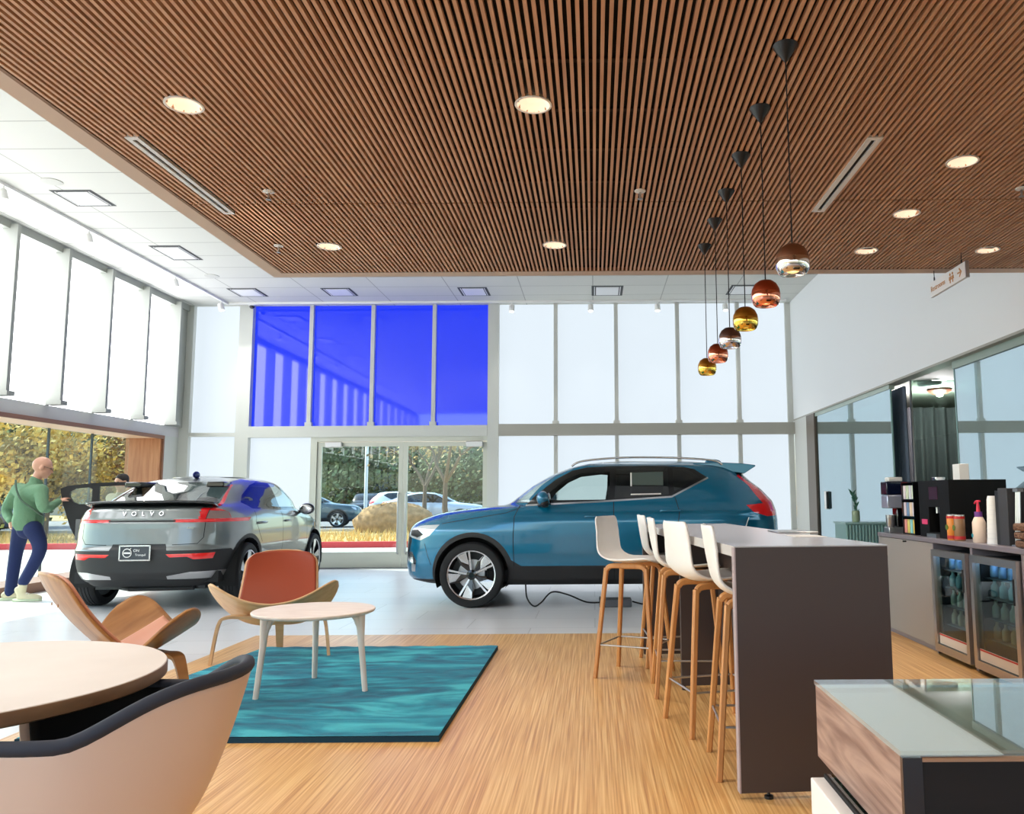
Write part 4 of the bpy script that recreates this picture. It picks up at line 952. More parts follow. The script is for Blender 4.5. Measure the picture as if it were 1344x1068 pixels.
def wheel(root, x, side, y_out, r, style='y5', name='wheel', width=0.235):
    """side +1 / -1: which side faces out; child objects under one 'wheel' part"""
    s = side; yo = y_out * s; yi = (y_out - width) * s; bm = bmesh.new(); rr = r * 0.745; dy = (yi - yo)
    prof = [(rr, yo + dy * 0.10), (rr + 0.012, yo + dy * 0.02), (r * 0.86, yo - dy * 0.0), (r * 0.95, yo + dy * 0.03), (r * 0.985, yo + dy * 0.10), (r, yo + dy * 0.2)]
    for g_ in (0.28, 0.44, 0.60, 0.76): prof += [(r, yo + dy * g_), (r - 0.009, yo + dy * (g_ + 0.01)), (r - 0.009, yo + dy * (g_ + 0.03)), (r, yo + dy * (g_ + 0.04))]
    prof += [(r * 0.985, yo + dy * 0.92), (r * 0.94, yi), (rr, yi)]
    lathe(bm, prof, 56, c=(x, 0, r), axis='y', cap=False); w = obj(name, bm, M['rubber'], root, smooth=40)
    bm = bmesh.new(); lathe(bm, [(rr + 0.004, yo + dy * 0.06), (rr - 0.012, yo + dy * 0.10), (rr - 0.02, yo + dy * 0.5), (rr * 0.9, yo + dy * 0.85), (0.02, yo + dy * 0.86)], 48, c=(x, 0, r), axis='y', cap=False); obj('rim_barrel', bm, M['black'], w, smooth=40)
    bm = bmesh.new(); lathe(bm, [(rr * 0.62, yo + dy * 0.50), (rr * 0.62, yo + dy * 0.56), (0.03, yo + dy * 0.56)], 32, c=(x, 0, r), axis='y', cap=False); obj('brake_disc', bm, M['steel'], w, smooth=40)
    bmS, bmK = bmesh.new(), bmesh.new()
    def pt(rad, ang, d): return (x + rad * math.cos(ang), yo + dy * d, r + rad * math.sin(ang))
    def wedge(bm, pl, d0, d1):
        A = [bm.verts.new(pt(a, b, d)) for (a, b), d in zip(pl, d0)]; C_ = [bm.verts.new(pt(a, b, d + d1)) for (a, b), d in zip(pl, d0)]; n = len(pl)
        bm.faces.new(A); bm.faces.new(C_[::-1])
        for i in range(n): bm.faces.new((A[i], A[(i + 1) % n], C_[(i + 1) % n], C_[i]))
    for k in range(5):
        a = 2 * PI * k / 5 + PI / 2 + 0.1; 
        if style == 'blade':
            wedge(bmS, [(0.05, a - 0.25), (rr * 0.97, a - 0.20), (rr * 0.97, a + 0.22), (0.05, a + 0.35)], [0.16, 0.07, 0.07, 0.16], 0.06)
            wedge(bmK, [(0.05, a + 0.30), (rr * 0.97, a + 0.22), (rr * 0.97, a + 0.40), (0.05, a + 0.6)], [0.18, 0.10, 0.10, 0.18], 0.06)
        else:
            wedge(bmS, [(0.045, a - 0.16), (rr * 0.98, a - 0.035), (rr * 0.98, a + 0.05), (0.045, a + 0.25)], [0.15, 0.06, 0.06, 0.15], 0.05)
            wedge(bmS, [(rr * 0.44, a + 0.14), (rr * 0.97, a + 0.14), (rr * 0.97, a + 0.56), (rr * 0.70, a + 0.58)], [0.11, 0.07, 0.09, 0.12], 0.05)
            wedge(bmK, [(0.045, a + 0.25), (rr * 0.44, a + 0.16), (rr * 0.7, a + 0.60), (rr * 0.98, a + 0.60), (rr * 0.6, a + 0.75), (0.045, a + 0.65)], [0.17, 0.14, 0.10, 0.10, 0.14, 0.17], 0.06)
    lathe(bmS, [(rr + 0.003, yo + dy * 0.03), (rr - 0.010, yo + dy * 0.05), (rr - 0.010, yo + dy * 0.09)], 56, c=(x, 0, r), axis='y', cap=False)
    lathe(bmK, [(0.058, yo + dy * 0.22), (0.055, yo + dy * 0.13), (0.03, yo + dy * 0.11), (0.001, yo + dy * 0.11)], 24, c=(x, 0, r), axis='y', cap=False)
    obj('spokes', bmS, M['machined'], w); obj('spoke_black_inserts', bmK, M['blackgloss'], w)  # gloss black inserts set beside the machined spokes
    return w

def seats(root, xs, y=0.36, zb=0.38, mat=None):
    for x in xs:
        for s in (-1, 1):
            bm = bmesh.new(); box(bm, x - 0.28, x + 0.24, s * y - 0.24, s * y + 0.24, zb, zb + 0.22)
            M_ = Matrix.Translation((x + 0.26, s * y, zb + 0.2)) @ Matrix.Rotation(math.radians(14), 4, 'Y')
            box(bm, -0.07, 0.07, -0.23, 0.23, 0, 0.50, M_)
            sm_ = obj('car_seat', bm, mat or M['interior'], root, bevel=0.05, bseg=3)
            bm = bmesh.new(); box(bm, -0.05, 0.04, -0.12, 0.12, 0.53, 0.68, M_); obj('headrest', bm, mat or M['interior'], sm_, bevel=0.03)

def build_car(name, label, S, loc, rz, group=None, cat='car'):
    root = thing(name, label, cat, loc, rz, group)
    faces, rows = car_shell(S, S.get('step', 0.03), S.get('na', 56)); labels = ['body'] * len(faces)
    for rg in S['regions']:
        lab, view, poly = rg[:3]; opt = rg[3] if len(rg) > 3 else {}
        mir = opt.get('mirror', True); opt = {k: v for k, v in opt.items() if k != 'mirror'}
        faces, labels = cut_region(faces, labels, view, poly, lab, S['xm'], **opt)
        if view in ('rear', 'front') and mir and all(p[0] > 0 for p in poly):
            faces, labels = cut_region(faces, labels, view, [(-a, b) for a, b in poly], lab, S['xm'], **opt)
    by = {}
    for f, l in zip(faces, labels):
        if l == 'void': continue
        sp_ = S['parts'].get(l); per = sp_[2] if sp_ and len(sp_) > 2 else False
        side = 'L' if sum(p[1] for p in f) < 0 else 'R'
        if per == 'R' and side == 'L': by.setdefault((l, 'void'), []).append(f); continue
        by.setdefault((l, side if per else ''), []).append(f)
    objs = {}
    for (l, side), fl in by.items():
        if side == 'void': continue
        nm, mt = (S['parts'][l][0], S['parts'][l][1]) if l in S['parts'] else ('body', S['paint'])
        objs[(l, side)] = mesh_from(fl, nm, mt, root)
    # underside, wheel housings
    base = [(x, y) for x, y, z in rows[0]] + [(x, -y) for x, y, z in rows[0][::-1]][1:-1]
    bm = bmesh.new(); vs_ = [bm.verts.new((a, b, S['F'][0][0])) for a, b in base]; bm.faces.new(vs_); obj('underbody', bm, M['clad'], root)
    for wx in S['wheels']:
        for s in (-1, 1):
            bm = bmesh.new(); lathe(bm, [(S['r_arch'] + 0.004, s * (S['wy'] - 0.015)), (S['r_arch'] + 0.01, s * (S['wy'] - 0.3)), (0.01, s * (S['wy'] - 0.3))], 40, c=(wx, 0, S['r_wheel'] + 0.01), axis='y', cap=False)
            geom = bm.verts[:] + bm.edges[:] + bm.faces[:]
            bmesh.ops.bisect_plane(bm, geom=geom, plane_co=(0, 0, S['F'][0][0] - 0.02), plane_no=(0, 0, -1), clear_outer=True)
            obj('wheel_housing', bm, M['blackmatt'], root, smooth=True)
            wheel(root, wx, s, S['wy'], S['r_wheel'], S.get('wheel', 'y5'))
    return root, objs

BLUE = paint('teal_blue_paint', (0, 112, 150), 0.32, 0.24)
wxs = (0.865, 3.567); rw = 0.36
def side_regions(r_in, r_out, zb):
    R_ = []
    for wx in wxs: R_.append(('clad', 'side', [p for p in circ(wx, rw, r_out, 40)], {'ymin': 0.35}))
    return R_
xc = dict(
    F=[(.24, .20), (.27, .07), (.32, .02), (.45, .0), (.65, .0), (.80, .02), (.87, .045), (.92, .09), (.97, .18), (1.02, .32), (1.06, .50), (1.09, .74), (1.115, 1.0), (1.13, 1.17), (1.16, 1.25), (1.35, 1.50), (1.47, 1.71), (1.565, 1.96), (1.61, 2.18), (1.635, 2.45), (1.65, 2.8)],
    R=[(.24, 4.20), (.30, 4.34), (.45, 4.41), (.7, 4.425), (.95, 4.415), (1.05, 4.40), (1.16, 4.36), (1.30, 4.23), (1.40, 4.10), (1.50, 4.00), (1.56, 3.93), (1.60, 3.80), (1.635, 3.5), (1.65, 3.1)],
    W=[(.24, .80), (.30, .855), (.45, .905), (.6, .922), (.8, .93), (.95, .93), (1.04, .918), (1.10, .895), (1.18, .86), (1.4, .775), (1.52, .72), (1.57, .68), (1.60, .61), (1.625, .48), (1.642, .28), (1.65, .03)],
    nf=[(.24, 3.6), (.85, 3.6), (1.0, 3.0), (1.12, 3.2), (1.2, 4.5), (1.6, 4.5), (1.65, 3)], nr=[(.24, 4.2), (1.0, 4.6), (1.4, 5.5), (1.6, 4.5), (1.65, 3)], xm=2.2, paint=BLUE, wheels=wxs, r_wheel=rw, r_arch=0.405, wy=0.925,
    regions=[
        ('clad', 'side', circ(wxs[0], rw, .470, 44), {'ymin': .35}), ('clad', 'side', circ(wxs[1], rw, .470, 44), {'ymin': .35}),
        ('clad', 'side', [(1.20, .2), (1.31, .52), (1.42, .455), (3.05, .455), (3.14, .52), (3.25, .2)], {'ymin': .35}),
        ('clad', 'side', [(-.1, .2), (-.1, .285), (.5, .30), (.5, .2)]), ('clad', 'side', [(3.9, .2), (3.9, .46), (4.6, .50), (4.6, .2)]),
        ('void', 'side', circ(wxs[0], rw + .01, .405, 40), {'ymin': .35}), ('void', 'side', circ(wxs[1], rw + .01, .405, 40), {'ymin': .35}),
        ('door_front', 'side', [(1.345, .455), (1.335, .75), (1.345, 1.0), (1.40, 1.13), (2.455, 1.19), (2.455, .455)], {'ymin': .5, 'only': ('body',)}),
        ('door_rear', 'side', [(2.465, .455), (2.465, 1.19), (3.15, 1.23), (3.20, 1.05), (3.17, .84), (3.09, .70), (3.04, .455)], {'ymin': .5, 'only': ('body',)}),
        ('seam', 'side', strip_poly([(1.34, .455), (1.33, .75), (1.34, 1.0), (1.40, 1.13)], .009), {'ymin': .5}), ('seam', 'side', strip_poly([(2.46, .30), (2.46, 1.19)], .009), {'ymin': .5}),
        ('seam', 'side', strip_poly([(3.15, 1.23), (3.20, 1.05), (3.17, .84), (3.09, .70)], .009), {'ymin': .5}), ('seam', 'side', strip_poly([(.50, .925), (.9, .99), (1.25, 1.045), (1.40, 1.10)], .008), {'ymin': .6}),
        ('wtrim', 'side', [(1.47, 1.135), (1.576, 1.243), (1.81, 1.425), (1.987, 1.52), (2.16, 1.558), (2.42, 1.573), (3.03, 1.575), (3.28, 1.555), (3.40, 1.53), (3.54, 1.435), (3.12, 1.222), (2.86, 1.205)], {'ymin': .45}),
        ('chromeline', 'side', strip_poly([(1.46, 1.128), (2.3, 1.165), (3.12, 1.215), (3.55, 1.430)], .020), {'ymin': .45}),
        ('glass_front', 'side', [(1.655, 1.18), (1.742, 1.285), (1.9, 1.41), (2.07, 1.485), (2.336, 1.515), (2.42, 1.507), (2.415, 1.33), (2.39, 1.185)], {'ymin': .45}),
        ('glass_rear', 'side', [(2.50, 1.54), (3.09, 1.545), (3.09, 1.235), (2.47, 1.20)], {'ymin': .45}), ('glass_quarter', 'side', [(3.145, 1.54), (3.33, 1.52), (3.46, 1.435), (3.15, 1.275)], {'ymin': .45}),
        ('windshield', 'front', [(-.80, 1.155), (-.62, 1.555), (.62, 1.555), (.80, 1.155)], {'mirror': False, 'only': ('body',)}),
        ('rear_glass', 'rear', [(-.66, 1.16), (-.58, 1.49), (.58, 1.49), (.66, 1.16)], {'mirror': False, 'only': ('body',)}),
        ('grille', 'front', [(-.50, .50), (-.56, .72), (-.52, .84), (.52, .84), (.56, .72), (.50, .50)], {'mirror': False}),
        ('headlamp', 'side', [(.04, .86), (.276, .905), (.475, .915), (.36, .79), (.24, .735), (.06, .775)], {'ymin': .45}),
        ('headdark', 'side', [(.10, .845), (.20, .86), (.28, .80), (.20, .765), (.10, .79)], {'ymin': .45}),
        ('vent', 'side', [(.05, .60), (.13, .60), (.19, .50), (.17, .375), (.115, .375), (.12, .48), (.05, .50)], {'ymin': .45}),
        ('tail', 'side', [(3.93, 1.47), (4.035, 1.386), (4.20, 1.30), (4.32, 1.19), (4.5, 1.16), (4.5, 1.0), (4.22, .987), (4.053, 1.036), (3.97, 1.116), (4.18, 1.134), (4.107, 1.22), (4.018, 1.35), (3.90, 1.45)], {'ymin': .55}),
        ('seam', 'side', strip_poly([(.30, .70), (.34, .56), (.38, .46)], .007), {'ymin': .6}),
    ],
    parts={'clad': ('wheel_arch_cladding', M['clad']), 'door_front': ('front_door', BLUE, True), 'door_rear': ('rear_door', BLUE, True), 'seam': ('panel_gap', M['seam']), 'wtrim': ('window_trim', M['blackgloss'], True),
           'chromeline': ('chrome_strip', M['chrome'], True), 'glass_front': ('front_window', M['carglass'], True), 'glass_rear': ('rear_window', M['cartint'], True), 'glass_quarter': ('quarter_window', M['cartint'], True),
           'windshield': ('windshield', M['carglass']), 'rear_glass': ('tailgate_glass', M['cartint']), 'grille': ('grille', M['blackgloss']), 'headlamp': ('headlamp', M['headlamp'], True), 'headdark': ('headlamp_inner', M['black'], True),
           'vent': ('bumper_vent', M['chrome'], True), 'tail': ('tail_lamp', M['tailred'], True)})
bcar, bo = build_car('car', 'teal blue compact SUV parked side-on behind the bar stools', xc, (-2.24, 10.13, 0), 0)
boxo('floor_tub', (1.0, 4.2, -0.80, 0.80, 0.28, 0.40), M['interior'], bcar)
boxo('dashboard', (1.25, 1.65, -0.78, 0.78, 0.7, 1.05), M['interior'], bcar, bevel=0.06)
seats(bcar, (2.35, 3.2), mat=M['interior'])
bm = bmesh.new(); tube(bm, [(1.86 + 0.06 * math.sin(a) * 1.0, -0.36 + 0.18 * math.cos(a), 0.98 + 0.17 * math.sin(a)) for a in [2 * PI * i / 24 for i in range(25)]], 0.015, 8, cap=False); tube(bm, [(1.6, -0.36, 0.92), (1.86, -0.36, 0.98)], 0.03, 8); obj('steering_wheel', bm, M['interior'], bcar, smooth=True)
bm = bmesh.new(); prism(bm, [(3.40, 1.60), (3.70, 1.612), (3.98, 1.598), (4.13, 1.578), (4.135, 1.565), (4.00, 1.48), (3.84, 1.50), (3.4, 1.57)], 'y', -0.58, 0.58); obj('roof_spoiler', bm, BLUE, bcar, bevel=0.015, bseg=3)
for s in (-1, 1):
    bm = bmesh.new(); tube(bm, smoothpath([(1.98, .63 * s, 1.575), (2.12, .635 * s, 1.635), (2.6, .63 * s, 1.672), (3.2, .62 * s, 1.665), (3.62, .60 * s, 1.635), (3.74, .59 * s, 1.585)], 6), 0.012, 8); obj('roof_rail', bm, M['chrome'], bcar, smooth=True)
    bm = bmesh.new(); ellips(bm, (1.67, 0.99 * s, 1.205), (0.075, 0.115, 0.082)); mr = obj('side_mirror', bm, BLUE, bcar, smooth=True)
    bm = bmesh.new(); ellips(bm, (1.685, 0.985 * s, 1.155), (0.06, 0.105, 0.055)); tube(bm, [(1.62, 0.86 * s, 1.13), (1.66, 0.96 * s, 1.15)], 0.025, 8); obj('mirror_base', bm, M['black'], mr, smooth=True)
    bm = bmesh.new(); ellips(bm, (1.735, 0.985 * s, 1.205), (0.016, 0.095, 0.065)); obj('mirror_glass', bm, M['chrome'], mr, smooth=True)
    for hx, hz, key in ((2.25, 1.0, 'door_front'), (3.27 - .17, 1.06, 'door_rear')):
        bm = bmesh.new(); tube(bm, smoothpath([(hx - .11, .915 * s, hz - .008), (hx - .09, .945 * s, hz), (hx + .09, .945 * s, hz), (hx + .11, .915 * s, hz)], 3), 0.014, 8); obj('door_handle', bm, BLUE, bo[(key, 'R' if s > 0 else 'L')], smooth=True)
bm = bmesh.new(); ellips(bm, (3.72, 0, 1.64), (0.10, 0.03, 0.035)); obj('roof_antenna', bm, BLUE, bcar, smooth=True)
bm = bmesh.new(); prism(bm, [(3.93, .88), (3.965, .98), (3.975, .98), (3.94, .88)], 'y', -0.945, -0.85); obj('body_badge', bm, M['chrome'], bcar)
bm = bmesh.new(); prism(bm, [(2.66, 1.245), (3.03, 1.255), (3.03, 1.50), (2.66, 1.49)], 'y', -0.795, -0.793); obj('window_sticker', bm, pm('window_sticker', (78, 92, 88), 0.6), bcar)
bm = bmesh.new()
prism(bm, [(2.655, 1.235), (2.672, 1.235), (2.672, 1.49), (2.655, 1.49)], 'y', -0.80, -0.797); prism(bm, [(2.655, 1.235), (3.0, 1.240), (3.0, 1.256), (2.655, 1.25)], 'y', -0.845, -0.842); obj('sticker_edge', bm, M['white'], bcar)

GREY = paint('silver_grey_paint', (122, 127, 127), 0.5, 0.30)
wx2 = (0.955, 3.657)
c4 = dict(
    F=[(.26, .2), (.30, .08), (.40, .02), (.55, 0), (.75, .02), (.88, .08), (.95, .2), (1.0, .42), (1.04, .8), (1.07, 1.1), (1.10, 1.24), (1.3, 1.62), (1.42, 1.92), (1.49, 2.2), (1.515, 2.5), (1.525, 2.7)],
    R=[(.26, 4.22), (.34, 4.36), (.42, 4.42), (.6, 4.44), (.68, 4.435), (.70, 4.41), (.9, 4.385), (.97, 4.38), (.985, 4.365), (1.0, 4.38), (1.10, 4.345), (1.135, 4.30), (1.15, 4.16), (1.17, 4.08), (1.3, 3.74), (1.40, 3.45), (1.455, 3.25), (1.49, 3.05), (1.515, 2.85), (1.525, 2.75)],
    W=[(.26, .80), (.34, .87), (.5, .915), (.65, .935), (.85, .935), (1.0, .92), (1.06, .895), (1.12, .855), (1.25, .80), (1.38, .735), (1.44, .68), (1.48, .58), (1.505, .42), (1.52, .2), (1.525, .03)],
    nf=[(.26, 3.6), (.9, 3.4), (1.0, 3.0), (1.08, 3.2), (1.2, 4.5), (1.5, 4.2), (1.53, 3)], nr=[(.26, 5.0), (.9, 5.0), (1.1, 5.0), (1.2, 4.2), (1.45, 4), (1.53, 3)], xm=2.3, paint=GREY, wheels=wx2, r_wheel=.355, r_arch=.40, wy=.93, wheel='blade',
    regions=[
        ('clad', 'side', circ(wx2[0], .355, .46, 44), {'ymin': .35}), ('clad', 'side', circ(wx2[1], .355, .46, 44), {'ymin': .35}),
        ('clad', 'side', [(1.25, .2), (1.40, .42), (3.25, .42), (3.4, .2)], {'ymin': .35}), ('clad', 'side', [(-.1, .2), (-.1, .33), (.6, .33), (.6, .2)]),
        ('clad', 'side', [(3.95, .2), (3.95, .60), (4.05, .665), (4.6, .665), (4.6, .2)]),
        ('clad', 'rear', [(-.33, .6), (-.28, .735), (.28, .735), (.33, .6)], {'mirror': False}),
        ('void', 'side', circ(wx2[0], .365, .40, 40), {'ymin': .35}), ('void', 'side', circ(wx2[1], .365, .40, 40), {'ymin': .35}),
        ('door_front', 'side', [(1.42, .42), (1.40, .75), (1.42, .98), (1.47, 1.045), (2.50, 1.06), (2.50, .42)], {'ymin': .5, 'only': ('body',)}),
        ('door_rear', 'side', [(2.51, .42), (2.51, 1.06), (3.42, 1.08), (3.46, .95), (3.36, .80), (3.24, .70), (3.17, .42)], {'ymin': .5, 'only': ('body',)}),
        ('seam', 'side', strip_poly([(1.415, .42), (1.395, .75), (1.415, .98), (1.47, 1.045)], .009), {'ymin': .5}), ('seam', 'side', strip_poly([(2.505, .35), (2.505, 1.06)], .009), {'ymin': .5}),
        ('seam', 'side', strip_poly([(3.42, 1.08), (3.46, .95), (3.36, .80), (3.27, .70)], .009), {'ymin': .5}),
        ('wtrim', 'side', [(1.50, 1.06), (1.80, 1.30), (2.05, 1.415), (2.35, 1.46), (2.75, 1.455), (3.10, 1.395), (3.45, 1.27), (3.60, 1.18), (3.44, 1.105), (2.4, 1.075)], {'ymin': .4}),
        ('glass_front', 'side', [(1.66, 1.09), (1.84, 1.27), (2.07, 1.385), (2.35, 1.43), (2.46, 1.43), (2.46, 1.095)], {'ymin': .4}),
        ('glass_rear', 'side', [(2.55, 1.43), (2.75, 1.43), (3.08, 1.37), (3.12, 1.355), (3.14, 1.115), (2.55, 1.10)], {'ymin': .4}), ('glass_quarter', 'side', [(3.17, 1.335), (3.42, 1.245), (3.54, 1.175), (3.42, 1.125), (3.18, 1.12)], {'ymin': .4}),
        ('rear_glass', 'rear', [(-.66, 1.17), (-.52, 1.43), (.52, 1.43), (.66, 1.17)], {'mirror': False, 'only': ('body',)}),
        ('windshield', 'front', [(-.78, 1.11), (-.60, 1.45), (.60, 1.45), (.78, 1.11)], {'mirror': False, 'only': ('body',)}),
        ('tail', 'rear', [(.665, 1.13), (.545, 1.40), (.565, 1.40), (.70, 1.13)], {}), 
        ('tail', 'side', [(4.02, .985), (4.02, 1.075), (4.12, 1.12), (4.6, 1.135), (4.6, .975)], {'ymin': .60}), ('tailclear', 'rear', [(.66, 1.005), (.66, 1.095), (.79, 1.085), (.83, 1.005)], {}),
        ('tail', 'rear', [(.34, .968), (.34, 1.0), (.90, 1.005), (.90, .965)], {}),
        ('seamline', 'rear', [(-.36, .972), (-.36, .992), (.36, .992), (.36, .972)], {'mirror': False}),
        ('reflector', 'rear', [(.30, .625), (.34, .590), (.52, .595), (.58, .565), (.74, .57), (.76, .632)], {'only': ('clad',)}),
        ('skid', 'rear', [(.30, .35), (.30, .385), (.55, .43), (.90, .43), (.88, .35)], {'only': ('clad',)}),
        ('seam', 'rear', strip_poly([(.655, .97), (.65, .80), (.60, .735), (.35, .725)], .007), {}), ('seam', 'rear', strip_poly([(.655, 1.0), (.665, 1.13)], .007), {}),
        ('headlamp', 'side', [(.0, .80), (.12, .87), (.40, .90), (.25, .78), (.1, .74)], {'ymin': .5}),
    ],
    parts={'clad': ('lower_cladding', M['clad']), 'door_front': ('front_door', GREY, True), 'door_rear': ('rear_door', GREY, 'R'), 'seam': ('panel_gap', M['seam']), 'seamline': ('tailgate_crease', M['black']), 'wtrim': ('window_trim', M['blackgloss'], True),
           'glass_front': ('front_window', M['carglass'], True), 'glass_rear': ('rear_window', M['cartint'], 'R'), 'glass_quarter': ('quarter_window', M['cartint'], True), 'rear_glass': ('tailgate_glass', glass_mat('rear_glass', (96, 106, 104), 0.10)),
           'windshield': ('windshield', M['carglass']), 'tail': ('tail_lamp', M['tailred'], True), 'tailclear': ('tail_lamp_lens', M['tailclear'], True), 'reflector': ('bumper_reflector', M['tailred'], True), 'skid': ('skid_plate', M['steel']), 'headlamp': ('headlamp', M['headlamp'], True)})
gcar, go = build_car('car', 'silver grey coupe SUV seen from behind with its left rear door open', c4, (-5.21, 13.41, 0), math.radians(-87.0))
boxo('floor_tub', (1.0, 4.2, -0.78, 0.78, 0.30, 0.42), M['interior'], gcar); boxo('dashboard', (1.25, 1.6, -0.76, 0.76, 0.7, 1.0), M['interior'], gcar, bevel=0.06)
boxo('parcel_shelf', (3.45, 4.15, -0.7, 0.7, 0.98, 1.0), M['interior'], gcar)
seats(gcar, (2.3, 3.15))
# ducktail lip, roof pods, antenna
bm = bmesh.new()
def duck(u, v):
    s = (u - .5) * 2; return (4.18 + 0.16 * v - 0.12 * s * s, 0.70 * s, 1.150 + 0.05 * v + 0.0 * s - 0.02 * abs(s) ** 4)
grid(bm, duck, 30, 4); obj('tail_spoiler', bm, M['blackgloss'], gcar, smooth=True, solid=0.022)
for s in (-1, 1):
    bm = bmesh.new()
    prism(bm, [(3.36, .34 * s), (3.40, .56 * s), (3.64, .58 * s), (3.66, .38 * s)], 'z', 1.365, 1.43)
    obj('roof_spoiler', bm, M['blackgloss'], gcar, bevel=0.015, bseg=3)
    bm = bmesh.new(); ellips(bm, (1.70, 1.0 * s, 1.08), (0.07, 0.11, 0.08)); mr = obj('side_mirror', bm, M['blackgloss'], gcar, smooth=True)
    bm = bmesh.new(); tube(bm, [(1.64, 0.86 * s, 1.04), (1.68, 0.95 * s, 1.05)], 0.022, 8); obj('mirror_base', bm, M['black'], mr, smooth=True)
    bm = bmesh.new(); ellips(bm, (1.765, 1.0 * s, 1.08), (0.016, 0.09, 0.062)); obj('mirror_glass', bm, M['chrome'], mr, smooth=True)
for hx, key in ((2.30, 'door_front'), (3.28, 'door_rear')):
    bm = bmesh.new(); tube(bm, smoothpath([(hx - .11, .915, .93), (hx - .09, .95, .935), (hx + .09, .95, .935), (hx + .11, .915, .93)], 3), 0.014, 8); obj('door_handle', bm, GREY, go[(key, 'R')], smooth=True)
bm = bmesh.new(); ellips(bm, (3.05, 0, 1.53), (0.09, 0.028, 0.045)); obj('roof_antenna', bm, pm('antenna_blue', (24, 40, 110), 0.3), gcar, smooth=True)
# exhaust-free underside details
bm = bmesh.new(); tube(bm, [(3.66, -.7, .34), (3.66, .7, .34)], 0.04, 10); box(bm, 3.75, 4.1, -.6, .6, .22, .30); tube(bm, [(3.9, -.55, .25), (4.15, -.2, .23), (4.15, .5, .24)], 0.03, 8); obj('rear_axle', bm, M['black'], gcar)
# plate and lettering, facing the rear (+x local)
RX = Matrix(((0, 0, 1, 0), (1, 0, 0, 0), (0, 1, 0, 0), (0, 0, 0, 1)))
pl = boxo('number_plate', (4.452, 4.462, -0.175, 0.145, 0.565, 0.72), pm('plate_dark', (58, 62, 70), 0.4), gcar)
bm = bmesh.new()
for a in ((-0.18, 0.15, 0.713, 0.727), (-0.18, 0.15, 0.558, 0.572)): box(bm, 4.455, 4.468, *a)
for a in ((-0.182, -0.168), (0.138, 0.152)): box(bm, 4.455, 4.468, a[0], a[1], 0.56, 0.725)
obj('plate_frame', bm, M['chrome'], pl)
bm = bmesh.new(); tube(bm, [(4.466, -0.095 + 0.045 * math.cos(a), 0.643 + 0.045 * math.sin(a)) for a in [2 * PI * i / 28 for i in range(29)]], 0.005, 6, cap=False); tube(bm, [(4.466, -0.075, 0.675), (4.466, -0.055, 0.695)], 0.004, 6); box(bm, 4.463, 4.468, -0.13, -0.06, 0.634, 0.652); obj('plate_emblem', bm, M['white'], pl)
text('plate_text', 'ON', 0.04, M['white'], Matrix.Translation((4.4635, 0.0, 0.668)) @ RX, pl); text('plate_text', 'Tranquil', 0.034, M['white'], Matrix.Translation((4.4635, 0.045, 0.622)) @ RX, pl)
text('tailgate_lettering', 'VOLVO', 0.068, M['chrome'], Matrix.Translation((4.372, 0.01, 1.063)) @ Matrix.Rotation(math.radians(-12), 4, 'Y') @ RX, gcar, depth=0.004, spacing=2.6)
text('tailgate_badge', 'AWD', 0.03, M['chrome'], Matrix.Translation((4.384, 0.53, 0.905)) @ RX, gcar, depth=0.004)
# opened left rear door: hinged at the B pillar
hinge = bpy.data.objects.new('open_rear_door', None); COL.objects.link(hinge); hinge.parent = gcar; hinge.location = (2.51, -0.90, 0); hinge.rotation_euler = (0, 0, math.radians(-66)); hinge['label'] = 'opened rear door showing its black inner side'
outer = [(0.0, .36), (0.0, 1.08), (0.03, 1.44), (0.24, 1.455), (0.58, 1.44), (0.84, 1.405), (0.93, 1.37), (0.90, 1.20), (0.80, .88), (0.70, .68), (0.64, .36)]
holes = [[(0.08, 1.14), (0.08, 1.40), (0.24, 1.41), (0.50, 1.395), (0.50, 1.14)], [(0.58, 1.20), (0.58, 1.36), (0.62, 1.385), (0.76, 1.37), (0.82, 1.33), (0.82, 1.26), (0.78, 1.20), (0.72, 1.17), (0.62, 1.17)]]
def door_panel(name, y0, y1, mat):
    cu = bpy.data.curves.new(name, 'CURVE'); cu.dimensions = '2D'; cu.fill_mode = 'BOTH'; cu.extrude = (y1 - y0) / 2
    for pl_ in [outer] + holes:
        sp_ = cu.splines.new('POLY'); sp_.points.add(len(pl_) - 1)
        for i, (a, b) in enumerate(pl_): sp_.points[i].co = (a, b, 0, 1)
        sp_.use_cyclic_u = True
    o0 = bpy.data.objects.new(name, cu); COL.objects.link(o0); dg = bpy.context.evaluated_depsgraph_get(); me = bpy.data.meshes.new_from_object(o0.evaluated_get(dg)); COL.objects.unlink(o0); bpy.data.objects.remove(o0)
    me.transform(Matrix(((1, 0, 0, 0), (0, 0, -1, (y0 + y1) / 2), (0, 1, 0, 0), (0, 0, 0, 1)))); me.materials.clear(); me.materials.append(mat)
    o = bpy.data.objects.new(name, me); COL.objects.link(o); o.parent = hinge; return o
door_panel('door_skin', -0.03, -0.02, GREY); door_panel('door_lining', -0.02, 0.06, M['clad'])
boxo('window_glass', (0.08, 0.82, -0.012, -0.008, 1.14, 1.40), M['carglass'], hinge)
boxo('speaker_panel', (0.30, 0.74, 0.061, 0.075, 0.72, 0.98), pm('door_grey', (120, 122, 124), 0.6), hinge, bevel=0.01)
boxo('armrest', (0.05, 0.70, 0.06, 0.12, 0.84, 0.90), M['black'], hinge, bevel=0.02)

